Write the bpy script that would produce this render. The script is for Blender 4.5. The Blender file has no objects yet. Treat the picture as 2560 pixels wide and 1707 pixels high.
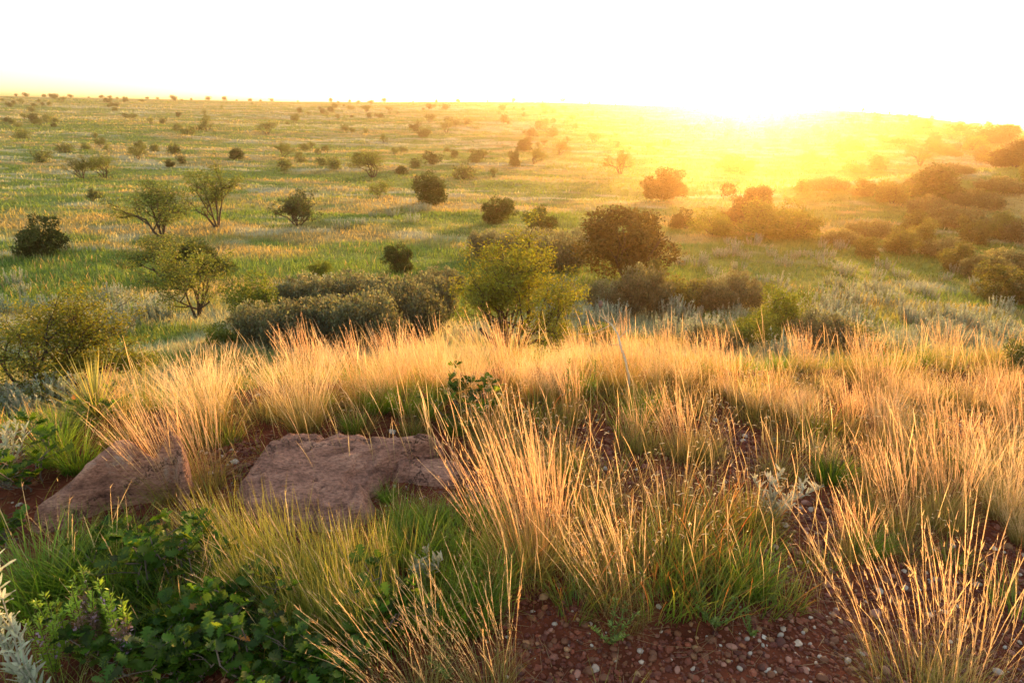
import bpy, math, random
import numpy as np
from math import radians as R
random.seed(7); rng = np.random.default_rng(7)
scene = bpy.context.scene
C = scene.collection

# ------------------------------------------------------------------ camera, sky, sun, exposure
EYE = 1.6; PITCH = 18.7; ROLL = 1.5
SUN_AZ, SUN_EL = 18.2, 4.2
EXPOSURE = 2.05
cam_d = bpy.data.cameras.new('camera'); cam = bpy.data.objects.new('camera', cam_d); C.objects.link(cam)
from mathutils import Matrix, Vector
CAM_M = Matrix.Translation((0, 0, EYE)) @ Matrix.Rotation(R(90-PITCH), 4, 'X') @ Matrix.Rotation(R(ROLL), 4, 'Z')
cam.matrix_world = CAM_M
cam_d.lens = 24; cam_d.sensor_width = 36; cam_d.clip_start = 0.05; cam_d.clip_end = 60000
cam_d.dof.use_dof = True; cam_d.dof.focus_distance = 3.6; cam_d.dof.aperture_fstop = 9.0
scene.camera = cam
world = bpy.data.worlds.new("World"); scene.world = world; world.use_nodes = True
wn = world.node_tree; bg = wn.nodes['Background']
sky = wn.nodes.new('ShaderNodeTexSky'); sky.sky_type = 'NISHITA'; sky.sun_disc = False
sky.sun_elevation = R(SUN_EL); sky.sun_rotation = R(SUN_AZ)
sky.air_density = 1.0; sky.dust_density = 1.0; sky.ozone_density = 0.3
hs = wn.nodes.new('ShaderNodeHueSaturation'); hs.inputs['Saturation'].default_value = .7; wn.links.new(sky.outputs[0], hs.inputs['Color']); wn.links.new(hs.outputs[0], bg.inputs[0]); bg.inputs[1].default_value = 0.15
sun_d = bpy.data.lights.new('sun', 'SUN'); sun_d.energy = 3.6; sun_d.angle = R(0.5); sun_d.color = (1.0, 0.49, 0.13)
sun = bpy.data.objects.new('sun', sun_d); C.objects.link(sun)
az, el = R(SUN_AZ), R(SUN_EL)
SUN_DIR = Vector((math.sin(az)*math.cos(el), math.cos(az)*math.cos(el), math.sin(el)))
sun.rotation_euler = SUN_DIR.to_track_quat('Z', 'Y').to_euler()
sun.location = (20, 60, 30)
scene.view_settings.view_transform = 'Standard'; scene.view_settings.look = 'None'
scene.view_settings.exposure = EXPOSURE; scene.view_settings.gamma = 1.0
cy = scene.cycles
cy.max_bounces = 6; cy.diffuse_bounces = 3; cy.glossy_bounces = 1; cy.transmission_bounces = 4
cy.transparent_max_bounces = 4; cy.volume_bounces = 0; cy.caustics_reflective = False; cy.caustics_refractive = False
cy.sample_clamp_indirect = 4.0; cy.use_denoising = True

# ------------------------------------------------------------------ small helpers
def npnoise(x, y, seed=0):
    """value noise 0..1, vectorised"""
    x = np.asarray(x, float); y = np.asarray(y, float)
    xi = np.floor(x).astype(np.int64); yi = np.floor(y).astype(np.int64)
    fx = x-xi; fy = y-yi; fx = fx*fx*(3-2*fx); fy = fy*fy*(3-2*fy)
    def h(a, b):
        n = (a*374761393 + b*668265263 + seed*1442695041) & 0xffffffff
        n = ((n ^ (n >> 13))*1274126177) & 0xffffffff
        n = ((n ^ (n >> 16))*2246822519) & 0xffffffff
        return ((n ^ (n >> 15)) & 0xffff)/65535.0
    a = h(xi, yi); b = h(xi+1, yi); c = h(xi, yi+1); d = h(xi+1, yi+1)
    return (a*(1-fx)+b*fx)*(1-fy) + (c*(1-fx)+d*fx)*fy
def fbm(x, y, seed=0, o=4):
    s = 0; a = .5; t = 0
    for k in range(o):
        s = s + a*npnoise(x*2**k, y*2**k, seed+k*17); t += a; a *= .55
    return s/t
def sst(a, b, x):
    t = np.clip((x-a)/(b-a), 0, 1); return t*t*(3-2*t)

def tag(o, label=None, cat=None, group=None, kind=None):
    if label: o['label'] = label
    if cat: o['category'] = cat
    if group: o['group'] = group
    if kind: o['kind'] = kind
    return o
def empty(name, loc=(0, 0, 0), rz=0, s=1):
    o = bpy.data.objects.new(name, None); C.objects.link(o); o.empty_display_size = .1
    o.location = loc; o.rotation_euler = (0, 0, rz)
    o.scale = (s, s, s) if isinstance(s, (int, float)) else s
    return o
def copy_tree(o, parent=None):
    c = o.copy(); C.objects.link(c)
    if parent is not None: c.parent = parent
    for ch in list(o.children): copy_tree(ch, c)
    return c

class MB:
    """collects vertices, faces and a colour per vertex; one mesh object at the end"""
    def __init__(s): s.v = []; s.q = []; s.t = []; s.c = []; s.n = 0
    def add(s, v, q=None, t=None, c=(1, 1, 1)):
        v = np.asarray(v, float).reshape(-1, 3); c = np.asarray(c, float)
        if c.ndim == 1: c = np.tile(c[:3], (len(v), 1))
        if q is not None and len(q): s.q.append(np.asarray(q, np.int64).reshape(-1, 4)+s.n)
        if t is not None and len(t): s.t.append(np.asarray(t, np.int64).reshape(-1, 3)+s.n)
        s.v.append(v); s.c.append(c); s.n += len(v)
    def mesh(s, name, mat, smooth=True):
        v = np.concatenate(s.v); c = np.concatenate(s.c)
        q = np.concatenate(s.q) if s.q else np.zeros((0, 4), np.int64)
        t = np.concatenate(s.t) if s.t else np.zeros((0, 3), np.int64)
        me = bpy.data.meshes.new(name)
        me.vertices.add(len(v)); me.vertices.foreach_set('co', v.astype(np.float32).ravel())
        nl = q.size+t.size; me.loops.add(nl)
        me.loops.foreach_set('vertex_index', np.concatenate([q.ravel(), t.ravel()]).astype(np.int32))
        npoly = len(q)+len(t); me.polygons.add(npoly)
        st = np.concatenate([np.arange(len(q))*4, len(q)*4+np.arange(len(t))*3]).astype(np.int32)
        me.polygons.foreach_set('loop_start', st)
        me.polygons.foreach_set('use_smooth', np.full(npoly, smooth, bool))
        me.update(calc_edges=True)
        a = me.color_attributes.new('Col', 'FLOAT_COLOR', 'POINT')
        a.data.foreach_set('color', np.concatenate([c, np.ones((len(c), 1))], 1).astype(np.float32).ravel())
        me.materials.append(mat); me.validate()
        return me
    def build(s, name, mat, parent=None, smooth=True):
        o = bpy.data.objects.new(name, s.mesh(name, mat, smooth)); C.objects.link(o)
        if parent is not None: o.parent = parent
        return o
    def tube(s, pts, rad, sides=5, c=(1, 1, 1)):
        pts = np.asarray(pts, float); n = len(pts)
        rad = np.broadcast_to(np.asarray(rad, float), (n,))
        d = np.gradient(pts, axis=0); d /= np.linalg.norm(d, axis=1)[:, None]+1e-9
        up = np.array([.3, .2, .93]) if abs(d[0][2]) < .9 else np.array([1., .1, 0])
        a = np.cross(d, up); a /= np.linalg.norm(a, axis=1)[:, None]+1e-9; b = np.cross(d, a)
        th = np.arange(sides)/sides*2*np.pi
        v = pts[:, None]+rad[:, None, None]*(np.cos(th)[None, :, None]*a[:, None]+np.sin(th)[None, :, None]*b[:, None])
        i = np.arange(n-1)[:, None]*sides; k = np.arange(sides)[None]; k2 = (k+1) % sides
        q = np.stack([i+k, i+k2, i+sides+k2, i+sides+k], -1).reshape(-1, 4)
        s.add(v.reshape(-1, 3), q, None, c)

def ribbons(mb, root, lean_az, length, lean, bend, width, col0, col1, segs=3, wprof=None, curl=0.0):
    """grass blades / stalks as thin ribbons. All arguments are arrays over blades.
    lean: starting tilt from vertical (rad); bend: extra tilt reached at the tip."""
    N = len(root); S = segs
    lean_az = np.broadcast_to(lean_az, (N,)); length = np.broadcast_to(length, (N,)); width = np.broadcast_to(width, (N,))
    lean = np.broadcast_to(lean, (N,)); bend = np.broadcast_to(bend, (N,))
    P = np.zeros((N, S+1, 3)); P[:, 0] = root
    dx, dy = np.cos(lean_az), np.sin(lean_az)
    for k in range(S):
        t = (k+.5)/S; a = lean+bend*t**1.3
        st = length/S
        P[:, k+1, 0] = P[:, k, 0]+st*np.sin(a)*dx; P[:, k+1, 1] = P[:, k, 1]+st*np.sin(a)*dy
        P[:, k+1, 2] = P[:, k, 2]+st*np.cos(a)
    fa = lean_az+np.pi/2+rng.normal(0, .7, N)
    sx, sy = np.cos(fa), np.sin(fa)
    t = np.linspace(0, 1, S+1)
    wp = np.interp(t, *wprof) if wprof is not None else np.clip(1.0-t**2.2*.93, .07, 1)
    w = width[:, None]*wp[None]*.5
    side = np.stack([sx, sy, np.zeros(N)], -1)[:, None]*w[..., None]
    V = np.stack([P-side, P+side], 2).reshape(-1, 3)
    b = np.arange(N)[:, None]*(2*(S+1)); k = np.arange(S)[None]*2
    q = np.stack([b+k, b+k+1, b+k+3, b+k+2], -1).reshape(-1, 4)
    col0 = np.broadcast_to(np.asarray(col0, float), (N, 3)); col1 = np.broadcast_to(np.asarray(col1, float), (N, 3))
    cc = col0[:, None]*(1-t)[None, :, None]+col1[:, None]*t[None, :, None]
    mb.add(V, q, None, np.repeat(cc, 2, axis=1).reshape(-1, 3))
    return P

def cards(mb, pos, size, col, up_bias=.3, aspect=1.6, nrm=None):
    """many small leaf faces (bent quads) at pos, random directions"""
    N = len(pos)
    d = rng.normal(0, 1, (N, 3)); d[:, 2] += up_bias
    if nrm is not None: d += nrm*1.2
    d /= np.linalg.norm(d, axis=1)[:, None]
    r = rng.normal(0, 1, (N, 3)); a = np.cross(d, r); a /= np.linalg.norm(a, axis=1)[:, None]+1e-9
    size = np.broadcast_to(size, (N,))[:, None]
    l = d*size*aspect; w = a*size*.5
    V = np.stack([pos, pos+l*.5+w, pos+l, pos+l*.5-w], 1).reshape(-1, 3)
    q = np.arange(N*4).reshape(-1, 4)
    mb.add(V, q, None, np.repeat(np.broadcast_to(col, (N, 3)), 4, axis=0))

def vcol(base, n, var=.15, hue=.06):
    c = np.tile(np.asarray(base, float), (n, 1))
    c *= (1+rng.normal(0, var, (n, 1))); c *= (1+rng.normal(0, hue, (n, 3)))
    return np.clip(c, .003, .9)

# ------------------------------------------------------------------ materials
def new_mat(name):
    m = bpy.data.materials.new(name); m.use_nodes = True
    nt = m.node_tree; nt.nodes.clear(); return m, nt, nt.nodes.new, nt.links.new
def leaf_mat(name, trans=.5, gloss=.05, rough=.45, var=.25, tint=(1, 1, 1), noise=0.0, tmul=(1.25, 1.15, .8)):
    m, nt, N, L = new_mat(name)
    out = N('ShaderNodeOutputMaterial'); at = N('ShaderNodeAttribute'); at.attribute_name = 'Col'
    oi = N('ShaderNodeObjectInfo'); mr = N('ShaderNodeMapRange'); mr.inputs[3].default_value = 1-var; mr.inputs[4].default_value = 1+var
    L(oi.outputs['Random'], mr.inputs[0])
    vm = N('ShaderNodeVectorMath'); vm.operation = 'SCALE'; L(at.outputs['Color'], vm.inputs[0]); L(mr.outputs[0], vm.inputs['Scale'])
    vt = N('ShaderNodeVectorMath'); vt.operation = 'MULTIPLY'; L(vm.outputs[0], vt.inputs[0]); vt.inputs[1].default_value = tmul
    df = N('ShaderNodeBsdfDiffuse'); tr = N('ShaderNodeBsdfTranslucent'); gl = N('ShaderNodeBsdfGlossy'); gl.inputs['Roughness'].default_value = rough
    L(vm.outputs[0], df.inputs[0]); L(vt.outputs[0], tr.inputs[0])
    mx = N('ShaderNodeMixShader'); mx.inputs[0].default_value = trans; L(df.outputs[0], mx.inputs[1]); L(tr.outputs[0], mx.inputs[2])
    m2 = N('ShaderNodeMixShader'); m2.inputs[0].default_value = gloss; L(mx.outputs[0], m2.inputs[1]); L(gl.outputs[0], m2.inputs[2])
    L(m2.outputs[0], out.inputs[0]); return m
def solid_mat(name, rough=.85, bump=.0, scale=40, var=.2, colmul=(1, 1, 1), spec=.3, objvar=0.0):
    m, nt, N, L = new_mat(name)
    out = N('ShaderNodeOutputMaterial'); p = N('ShaderNodeBsdfPrincipled'); at = N('ShaderNodeAttribute'); at.attribute_name = 'Col'
    tc = N('ShaderNodeTexCoord'); nz = N('ShaderNodeTexNoise'); nz.inputs['Scale'].default_value = scale; nz.inputs['Detail'].default_value = 6
    L(tc.outputs['Object'], nz.inputs['Vector'])
    mr = N('ShaderNodeMapRange'); mr.inputs[1].default_value = .3; mr.inputs[2].default_value = .7; mr.inputs[3].default_value = 1-var; mr.inputs[4].default_value = 1+var
    L(nz.outputs[0], mr.inputs[0])
    vm = N('ShaderNodeVectorMath'); vm.operation = 'SCALE'; L(at.outputs['Color'], vm.inputs[0]); L(mr.outputs[0], vm.inputs['Scale'])
    L(vm.outputs[0], p.inputs['Base Color']); p.inputs['Roughness'].default_value = rough; p.inputs['Specular IOR Level'].default_value = spec
    if bump:
        b = N('ShaderNodeBump'); b.inputs['Strength'].default_value = bump; b.inputs['Distance'].default_value = .01
        L(nz.outputs[0], b.inputs['Height']); L(b.outputs[0], p.inputs['Normal'])
    L(p.outputs[0], out.inputs[0]); return m

M_GRASS = leaf_mat('grass_blade', .5, .04, .5, .18)
M_STALK = leaf_mat('dry_stalk', .5, .05, .45, .12, tmul=(1.15, 1.05, .85))
M_FOL = leaf_mat('foliage', .42, .04, .5, .2)
M_DARKFOL = leaf_mat('dense_foliage', .28, .03, .55, .2)
M_OAK = leaf_mat('oak_leaf', .5, .025, .5, .1, tmul=(1.25, 1.1, .6))
M_SAGE = leaf_mat('silver_leaf', .3, .03, .6, .1, tmul=(1.05, 1.02, .9))
M_BARK = solid_mat('bark', .9, .5, 30, .3)
M_STONE = solid_mat('gravel_stone', .55, .2, 60, .2, spec=.4)
M_SOIL = None

def rock_mat():
    m, nt, N, L = new_mat('sandstone')
    out = N('ShaderNodeOutputMaterial'); p = N('ShaderNodeBsdfPrincipled'); p.inputs['Roughness'].default_value = .8
    tc = N('ShaderNodeTexCoord'); mp = N('ShaderNodeMapping'); L(tc.outputs['Object'], mp.inputs[0]); mp.inputs['Scale'].default_value = (1, 1.7, 3)
    mp.inputs['Rotation'].default_value = (0, 0, .5)
    n1 = N('ShaderNodeTexNoise'); n1.inputs['Scale'].default_value = 5; n1.inputs['Detail'].default_value = 9; n1.inputs['Roughness'].default_value = .65
    n2 = N('ShaderNodeTexNoise'); n2.inputs['Scale'].default_value = 52; n2.inputs['Detail'].default_value = 8; n2.inputs['Roughness'].default_value = .7
    n3 = N('ShaderNodeTexNoise'); n3.inputs['Scale'].default_value = 3.2; n3.inputs['Detail'].default_value = 7; n3.inputs['Roughness'].default_value = .7
    L(mp.outputs[0], n1.inputs['Vector']); L(mp.outputs[0], n2.inputs['Vector']); L(tc.outputs['Object'], n3.inputs['Vector'])
    cr = N('ShaderNodeValToRGB'); L(n1.outputs[0], cr.inputs[0]); e = cr.color_ramp.elements
    e[0].position = .3; e[0].color = (.17, .075, .055, 1); e[1].position = .72; e[1].color = (.60, .35, .27, 1)
    x = e.new(.5); x.color = (.44, .22, .165, 1)
    c2 = N('ShaderNodeValToRGB'); L(n2.outputs[0], c2.inputs[0]); c2.color_ramp.elements[0].position = .33; c2.color_ramp.elements[0].color = (.35, .30, .28, 1)
    c2.color_ramp.elements[1].position = .6; c2.color_ramp.elements[1].color = (1.1, 1.08, 1.05, 1)
    mx = N('ShaderNodeMix'); mx.data_type = 'RGBA'; mx.blend_type = 'MULTIPLY'; mx.inputs[0].default_value = 1
    L(cr.outputs[0], mx.inputs[6]); L(c2.outputs[0], mx.inputs[7])
    # pale lichen blotches
    c3 = N('ShaderNodeValToRGB'); L(n3.outputs[0], c3.inputs[0]); c3.color_ramp.elements[0].position = .62; c3.color_ramp.elements[1].position = .72
    ml = N('ShaderNodeMix'); ml.data_type = 'RGBA'; L(c3.outputs[0], ml.inputs[0]); L(mx.outputs[2], ml.inputs[6]); ml.inputs[7].default_value = (.5, .42, .38, 1)
    vo = N('ShaderNodeTexVoronoi'); vo.feature = 'DISTANCE_TO_EDGE'; vo.inputs['Scale'].default_value = 1.5
    wv = N('ShaderNodeVectorMath'); wv.operation = 'MULTIPLY_ADD'; L(n3.outputs['Color'], wv.inputs[0]); wv.inputs[1].default_value = (.7, .7, .7); L(tc.outputs['Object'], wv.inputs[2]); L(wv.outputs[0], vo.inputs['Vector'])
    ck = N('ShaderNodeMapRange'); ck.inputs[1].default_value = 0; ck.inputs[2].default_value = .009; L(vo.outputs[0], ck.inputs[0])
    mc = N('ShaderNodeMix'); mc.data_type = 'RGBA'; L(ck.outputs[0], mc.inputs[0]); mc.inputs[6].default_value = (.07, .03, .022, 1); L(ml.outputs[2], mc.inputs[7])
    L(mc.outputs[2], p.inputs['Base Color'])
    b = N('ShaderNodeBump'); b.inputs['Strength'].default_value = .9; b.inputs['Distance'].default_value = .012; L(n2.outputs[0], b.inputs['Height'])
    b2 = N('ShaderNodeBump'); b2.inputs['Strength'].default_value = .8; b2.inputs['Distance'].default_value = .03; L(n1.outputs[0], b2.inputs['Height']); L(b.outputs[0], b2.inputs['Normal'])
    b3 = N('ShaderNodeBump'); b3.inputs['Strength'].default_value = 1; b3.inputs['Distance'].default_value = .02; L(ck.outputs[0], b3.inputs['Height']); L(b2.outputs[0], b3.inputs['Normal'])
    L(b3.outputs[0], p.inputs['Normal']); L(p.outputs[0], out.inputs[0]); return m
M_ROCK = rock_mat()

# ------------------------------------------------------------------ terrain
_VR = np.array([0, 3, 4, 6, 8, 11, 15, 20, 30, 45, 60, 100, 180, 300, 500])
_VZ = np.array([0, -.6, -1.15, -2.3, -3.1, -4.0, -4.9, -5.7, -7.4, -9.0, -10.0, -11.0, -11.6, -10.0, -5.6])
_AZ = np.array([-180, -60, -37, -28, -16, -5, 3, 12, 18, 24, 28, 31, 34, 40, 60, 180])
_EC = np.array([-.01, -.002, .0005, .0015, .0035, .0085, .0118, .0105, .0100, .0102, .0065, .0, -.009, -.014, -.01, -.01])
_RC = np.array([900, 900, 900, 900, 850, 760, 720, 650, 560, 460, 430, 430, 430, 450, 600, 900])
def smooth_tab(x, X, Y):
    return (np.interp(x-1.6, X, Y)+2*np.interp(x, X, Y)+np.interp(x+1.6, X, Y))/4
def edge_y(x): return np.interp(x, [-8, -3.2, -2.4, -1.5, 0, 2, 4, 8], [2.3, 2.9, 3.1, 3.55, 3.95, 4.15, 4.5, 4.7])
def H(x, y):
    x = np.asarray(x, float); y = np.asarray(y, float)
    r = np.hypot(x, y)+1e-6; a = np.degrees(np.arctan2(x, y))
    rr = np.exp(np.log(r)); lr = np.log(r)
    base = (np.interp(lr-.12, np.log(_VR+1e-3), _VZ)+2*np.interp(lr, np.log(_VR+1e-3), _VZ)+np.interp(lr+.12, np.log(_VR+1e-3), _VZ))/4
    ec = smooth_tab(a, _AZ, _EC); rc = smooth_tab(a, _AZ, _RC)
    zc = EYE+ec*rc
    t = sst(0, 1, (r-170)/(rc-170))
    tl = np.clip((r-170)/(rc-170), 0, 1); t = .45*t+.55*tl**1.15
    z = np.where(r > 170, -11.5+(zc+11.5)*t, base)
    far = -70.0
    t2 = sst(0, 1, (r-rc)/1800)
    z = np.where(r > rc, zc+(far-zc)*t2, z)
    # undulation of the plain
    am = sst(25, 90, r)*(1-.55*sst(250, 700, r))
    z = z+am*1.5*(fbm(x/70, y/45, 3, 3)-.5)+am*.5*(fbm(x/14, y/10, 9, 2)-.5)*(r < 2500)
    z = z+sst(8, 20, r)*.35*(fbm(x/5, y/5, 21, 2)-.5)*(1-sst(200, 500, r))
    # mound on the right
    mx, my = 92, 118
    d2 = ((x-mx)/38)**2+((y-my)/26)**2
    z = z+6.2*np.exp(-d2)
    # plateau in front of the camera
    s = y-edge_y(x)
    side = np.clip((np.abs(x)-9)/6, 0, 4); s = s+side
    w = sst(0, 1, s/2.6); w = np.where(y < 0, sst(0, 1, (side)/4), w)
    pl = .10*(fbm(x/1.3, y/1.3, 31, 3)-.5)-.05*np.clip(-x-1.4, 0, 5)
    return pl*(1-w)+z*w
def pix_dir(px, py):
    d = CAM_M.to_3x3() @ Vector(((px-1176)/1568, -(py-784)/1568, -1)); d.normalize(); return d
def hit(px, py, zoff=0.0):
    """the ground point seen at photograph position px, py (photo 2352 px wide)"""
    d = pix_dir(px, py)
    ts = np.geomspace(.8, 3000, 5000)
    X = d.x*ts; Y = d.y*ts; Z = EYE+d.z*ts
    b = np.nonzero(Z < H(X, Y)+zoff)[0]
    k = b[0] if len(b) else -1
    return float(X[k]), float(Y[k]), float(H(X[k], Y[k])), float(ts[k])
def gz(x, y): return float(H(np.array([x]), np.array([y]))[0])

EARTH = np.array((.15, .045, .025))
def plain_col(x, y):
    """natural colour of the grass cover: green sward, dry gold grass, pale sage"""
    r = np.hypot(x, y)
    n = fbm(x/34, y/16, 50, 4); n2 = fbm(x/9+40, y/5, 60, 3); n3 = fbm(x/60, y/22, 70, 3)
    k = np.clip(.55*n+.45*n2, 0, 1)
    gold = sst(.48, .64, k+.10*(npnoise(x/3, y/3, 5)-.5))
    pale = sst(.55, .66, .6*n3+.4*npnoise(x/5, y/2.5, 77))
    g = np.array((.145, .245, .040)); o = np.array((.42, .34, .13)); p = np.array((.46, .47, .32))
    c = g[None]*(1-gold[..., None])+o[None]*gold[..., None]
    c = c*(1-.8*pale[..., None])+p[None]*.8*pale[..., None]
    return c
def terrain():
    radii = np.concatenate([[0], np.geomspace(.25, 12000, 700)])
    azs = np.concatenate([np.arange(-58, 58, .28), np.arange(58, 302, 4.0)])
    Rr, A = np.meshgrid(radii, np.radians(azs), indexing='ij')
    X = Rr*np.sin(A); Y = Rr*np.cos(A); Z = H(X, Y)
    n, m = X.shape
    i = np.arange(n-1)[:, None]*m; k = np.arange(m)[None]; k2 = (k+1) % m
    q = np.stack([i+k, i+k2, i+m+k2, i+m+k], -1).reshape(-1, 4)
    c = plain_col(X.ravel(), Y.ravel())*.75
    near = 1-sst(0.3, 3.0, (Y-edge_y(X)).ravel())
    c = c*(1-near[:, None])+EARTH[None]*near[:, None]
    mb = MB(); mb.add(np.stack([X, Y, Z], -1).reshape(-1, 3), q[:, ::-1], None, c)
    m_, nt, N, L = new_mat('earth_and_sward')
    out = N('ShaderNodeOutputMaterial'); p = N('ShaderNodeBsdfPrincipled'); p.inputs['Roughness'].default_value = .95; p.inputs['Specular IOR Level'].default_value = .1
    at = N('ShaderNodeAttribute'); at.attribute_name = 'Col'; ge = N('ShaderNodeNewGeometry')
    n1 = N('ShaderNodeTexNoise'); n1.inputs['Scale'].default_value = 9; n1.inputs['Detail'].default_value = 8; L(ge.outputs['Position'], n1.inputs['Vector'])
    n2 = N('ShaderNodeTexNoise'); n2.inputs['Scale'].default_value = .35; n2.inputs['Detail'].default_value = 8; n2.inputs['Roughness'].default_value = .7
    L(ge.outputs['Position'], n2.inputs['Vector'])
    a = N('ShaderNodeMath'); a.operation = 'MULTIPLY'; L(n1.outputs[0], a.inputs[0]); L(n2.outputs[0], a.inputs[1])
    mr = N('ShaderNodeMapRange'); mr.inputs[1].default_value = .12; mr.inputs[2].default_value = .4; mr.inputs[3].default_value = .45; mr.inputs[4].default_value = 1.6
    L(a.outputs[0], mr.inputs[0])
    vm = N('ShaderNodeVectorMath'); vm.operation = 'SCALE'; L(at.outputs['Color'], vm.inputs[0]); L(mr.outputs[0], vm.inputs['Scale'])
    L(vm.outputs[0], p.inputs['Base Color'])
    n3 = N('ShaderNodeTexNoise'); n3.inputs['Scale'].default_value = 60; n3.inputs['Detail'].default_value = 4; L(ge.outputs['Position'], n3.inputs['Vector'])
    b = N('ShaderNodeBump'); b.inputs['Distance'].default_value = .01; b.inputs['Strength'].default_value = .8; L(n3.outputs[0], b.inputs['Height']); L(b.outputs[0], p.inputs['Normal'])
    L(p.outputs[0], out.inputs[0])
    tag(mb.build('ground', m_), kind='structure')
terrain()

def haze():
    x0, x1, y0, y1, z0, z1 = -12500, 12500, -12500, 12500, -73, 14.5
    v = [(x, y, z) for x in (x0, x1) for y in (y0, y1) for z in (z0, z1)]
    q = [(0, 1, 3, 2), (4, 6, 7, 5), (0, 4, 5, 1), (2, 3, 7, 6), (0, 2, 6, 4), (1, 5, 7, 3)]
    m, nt, N, L = new_mat('haze_air')
    out = N('ShaderNodeOutputMaterial'); pv = N('ShaderNodeVolumePrincipled')
    pv.inputs['Color'].default_value = (1, .72, .40, 1); pv.inputs['Density'].default_value = HAZE_D; pv.inputs['Anisotropy'].default_value = HAZE_G
    L(pv.outputs[0], out.inputs['Volume'])
    mb = MB(); mb.add(v, q); tag(mb.build('haze', m, smooth=False), kind='stuff')
HAZE_D, HAZE_G = .00036, .895

# ------------------------------------------------------------------ rocks
def in_poly(px, py, poly):
    inside = np.zeros(px.shape, bool); n = len(poly)
    for i in range(n):
        x1, y1 = poly[i]; x2, y2 = poly[(i+1) % n]
        c = ((y1 > py) != (y2 > py)) & (px < (x2-x1)*(py-y1)/(y2-y1+1e-12)+x1)
        inside ^= c
    return inside
def poly_dist(px, py, poly):
    d = np.full(px.shape, 1e9); n = len(poly)
    for i in range(n):
        x1, y1 = poly[i]; x2, y2 = poly[(i+1) % n]
        vx, vy = x2-x1, y2-y1; t = np.clip(((px-x1)*vx+(py-y1)*vy)/(vx*vx+vy*vy+1e-12), 0, 1)
        d = np.minimum(d, np.hypot(px-x1-t*vx, py-y1-t*vy))
    return d
def onplane(px, py, z):
    d = pix_dir(px, py); t = (z-EYE)/d.z
    return d.x*t, d.y*t
def rock(name, outline, top, label, tilt=None, seed=0, rim=.05, step=.012, cuts=()):
    """slab: the outline is the plan of the top face; top = height of it above datum"""
    pts = [onplane(x, y, z) for x, y, z in outline]
    P = np.array(pts); zz = np.array([z for _, _, z in outline])
    # plane through the outline heights
    A = np.c_[P, np.ones(len(P))]; co, *_ = np.linalg.lstsq(A, zz, rcond=None)
    x0, y0 = P.min(0)-.02; x1, y1 = P.max(0)+.02
    X, Y = np.meshgrid(np.arange(x0, x1, step), np.arange(y0, y1, step), indexing='ij')
    wx = X+.035*(fbm(X*9, Y*9, seed+5)-.5); wy = Y+.035*(fbm(X*9, Y*9, seed+8)-.5)
    ins = in_poly(wx, wy, pts); d = poly_dist(wx, wy, pts); sd = np.where(ins, d, -d)
    Z = co[0]*X+co[1]*Y+co[2]
    Z = Z-rim*(1-sst(0, .05, sd))**2*.8
    Z = Z-.014*(sd < .035+.10*fbm(X*6, Y*6, seed+31, 2))*(fbm(X*4, Y*4, seed+33, 2) > .5)
    ang = .5; U = X*np.cos(ang)+Y*np.sin(ang); V = -X*np.sin(ang)+Y*np.cos(ang)
    Z = Z+.06*(fbm(U*3, V*5, seed, 3)-.5)+.022*(fbm(U*9, V*26, seed+2, 4)-.5)
    led = fbm(U*2.2, V*4.5, seed+11, 3); Z = Z+.018*np.floor(led*7)/1.6-.03     # bedding ledges
    pit = npnoise(X*22, Y*22, seed+3); Z = Z-.018*sst(.80, .95, pit)
    drop = sst(0, -.05, sd)
    G = H(X, Y)-.12
    Z = np.where(sd < 0, Z-(Z-G)*drop, Z)
    keep = sd > -.055
    idx = -np.ones(X.shape, np.int64); idx[keep] = np.arange(keep.sum())
    q = np.stack([idx[:-1, :-1], idx[1:, :-1], idx[1:, 1:], idx[:-1, 1:]], -1).reshape(-1, 4)
    q = q[(q >= 0).all(1)]
    mb = MB(); mb.add(np.stack([X[keep], Y[keep], Z[keep]], -1), q)
    # underside closing the slab
    mb.add(np.stack([X[keep], Y[keep], np.full(keep.sum(), (G.min()-.05))], -1)[::1], None)
    o = mb.build(name, M_ROCK); tag(o, label, 'rock', 'sandstone slabs on the rim'); return o
rock('sandstone_slab', [(545, 1100, .09), (575, 1062, .1), (610, 1010, .13), (662, 990, .15), (738, 985, .15), (745, 992, .15), (775, 974, .17), (830, 970, .18), (900, 984, .17),
      (960, 994, .15), (1012, 1008, .12), (1008, 1022, .11), (950, 1026, .12), (900, 1042, .13), (868, 1062, .12), (862, 1092, .1), (838, 1108, .09), (850, 1150, .06), (838, 1190, .04),
      (750, 1215, .03), (640, 1205, .04), (560, 1160, .06)], .12, 'broad flat reddish sandstone slab beside the big central golden tussock', seed=3)
rock('sandstone_slab', [(905, 1050, .08), (955, 1036, .1), (1010, 1032, .1), (1050, 1040, .09), (1078, 1060, .08), (1072, 1084, .06), (1045, 1112, .04), (1000, 1120, .03), (955, 1104, .04), (900, 1090, .05)],
     .08, 'small sandstone slab split off by a crack from the broad flat slab', seed=14)
rock('sandstone_slab', [(55, 1205, .02), (75, 1150, .06), (150, 1085, .15), (205, 1030, .22), (258, 988, .27), (300, 978, .30), (345, 985, .32), (390, 956, .34), (408, 966, .33), (412, 1020, .29), (404, 1000, .28),
      (350, 1022, .25), (290, 1050, .21), (235, 1085, .15), (175, 1140, .09), (105, 1210, .02)], .2, 'long tilted pinkish rock sloping down behind the green oak scrub', seed=25, rim=.09)

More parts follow.
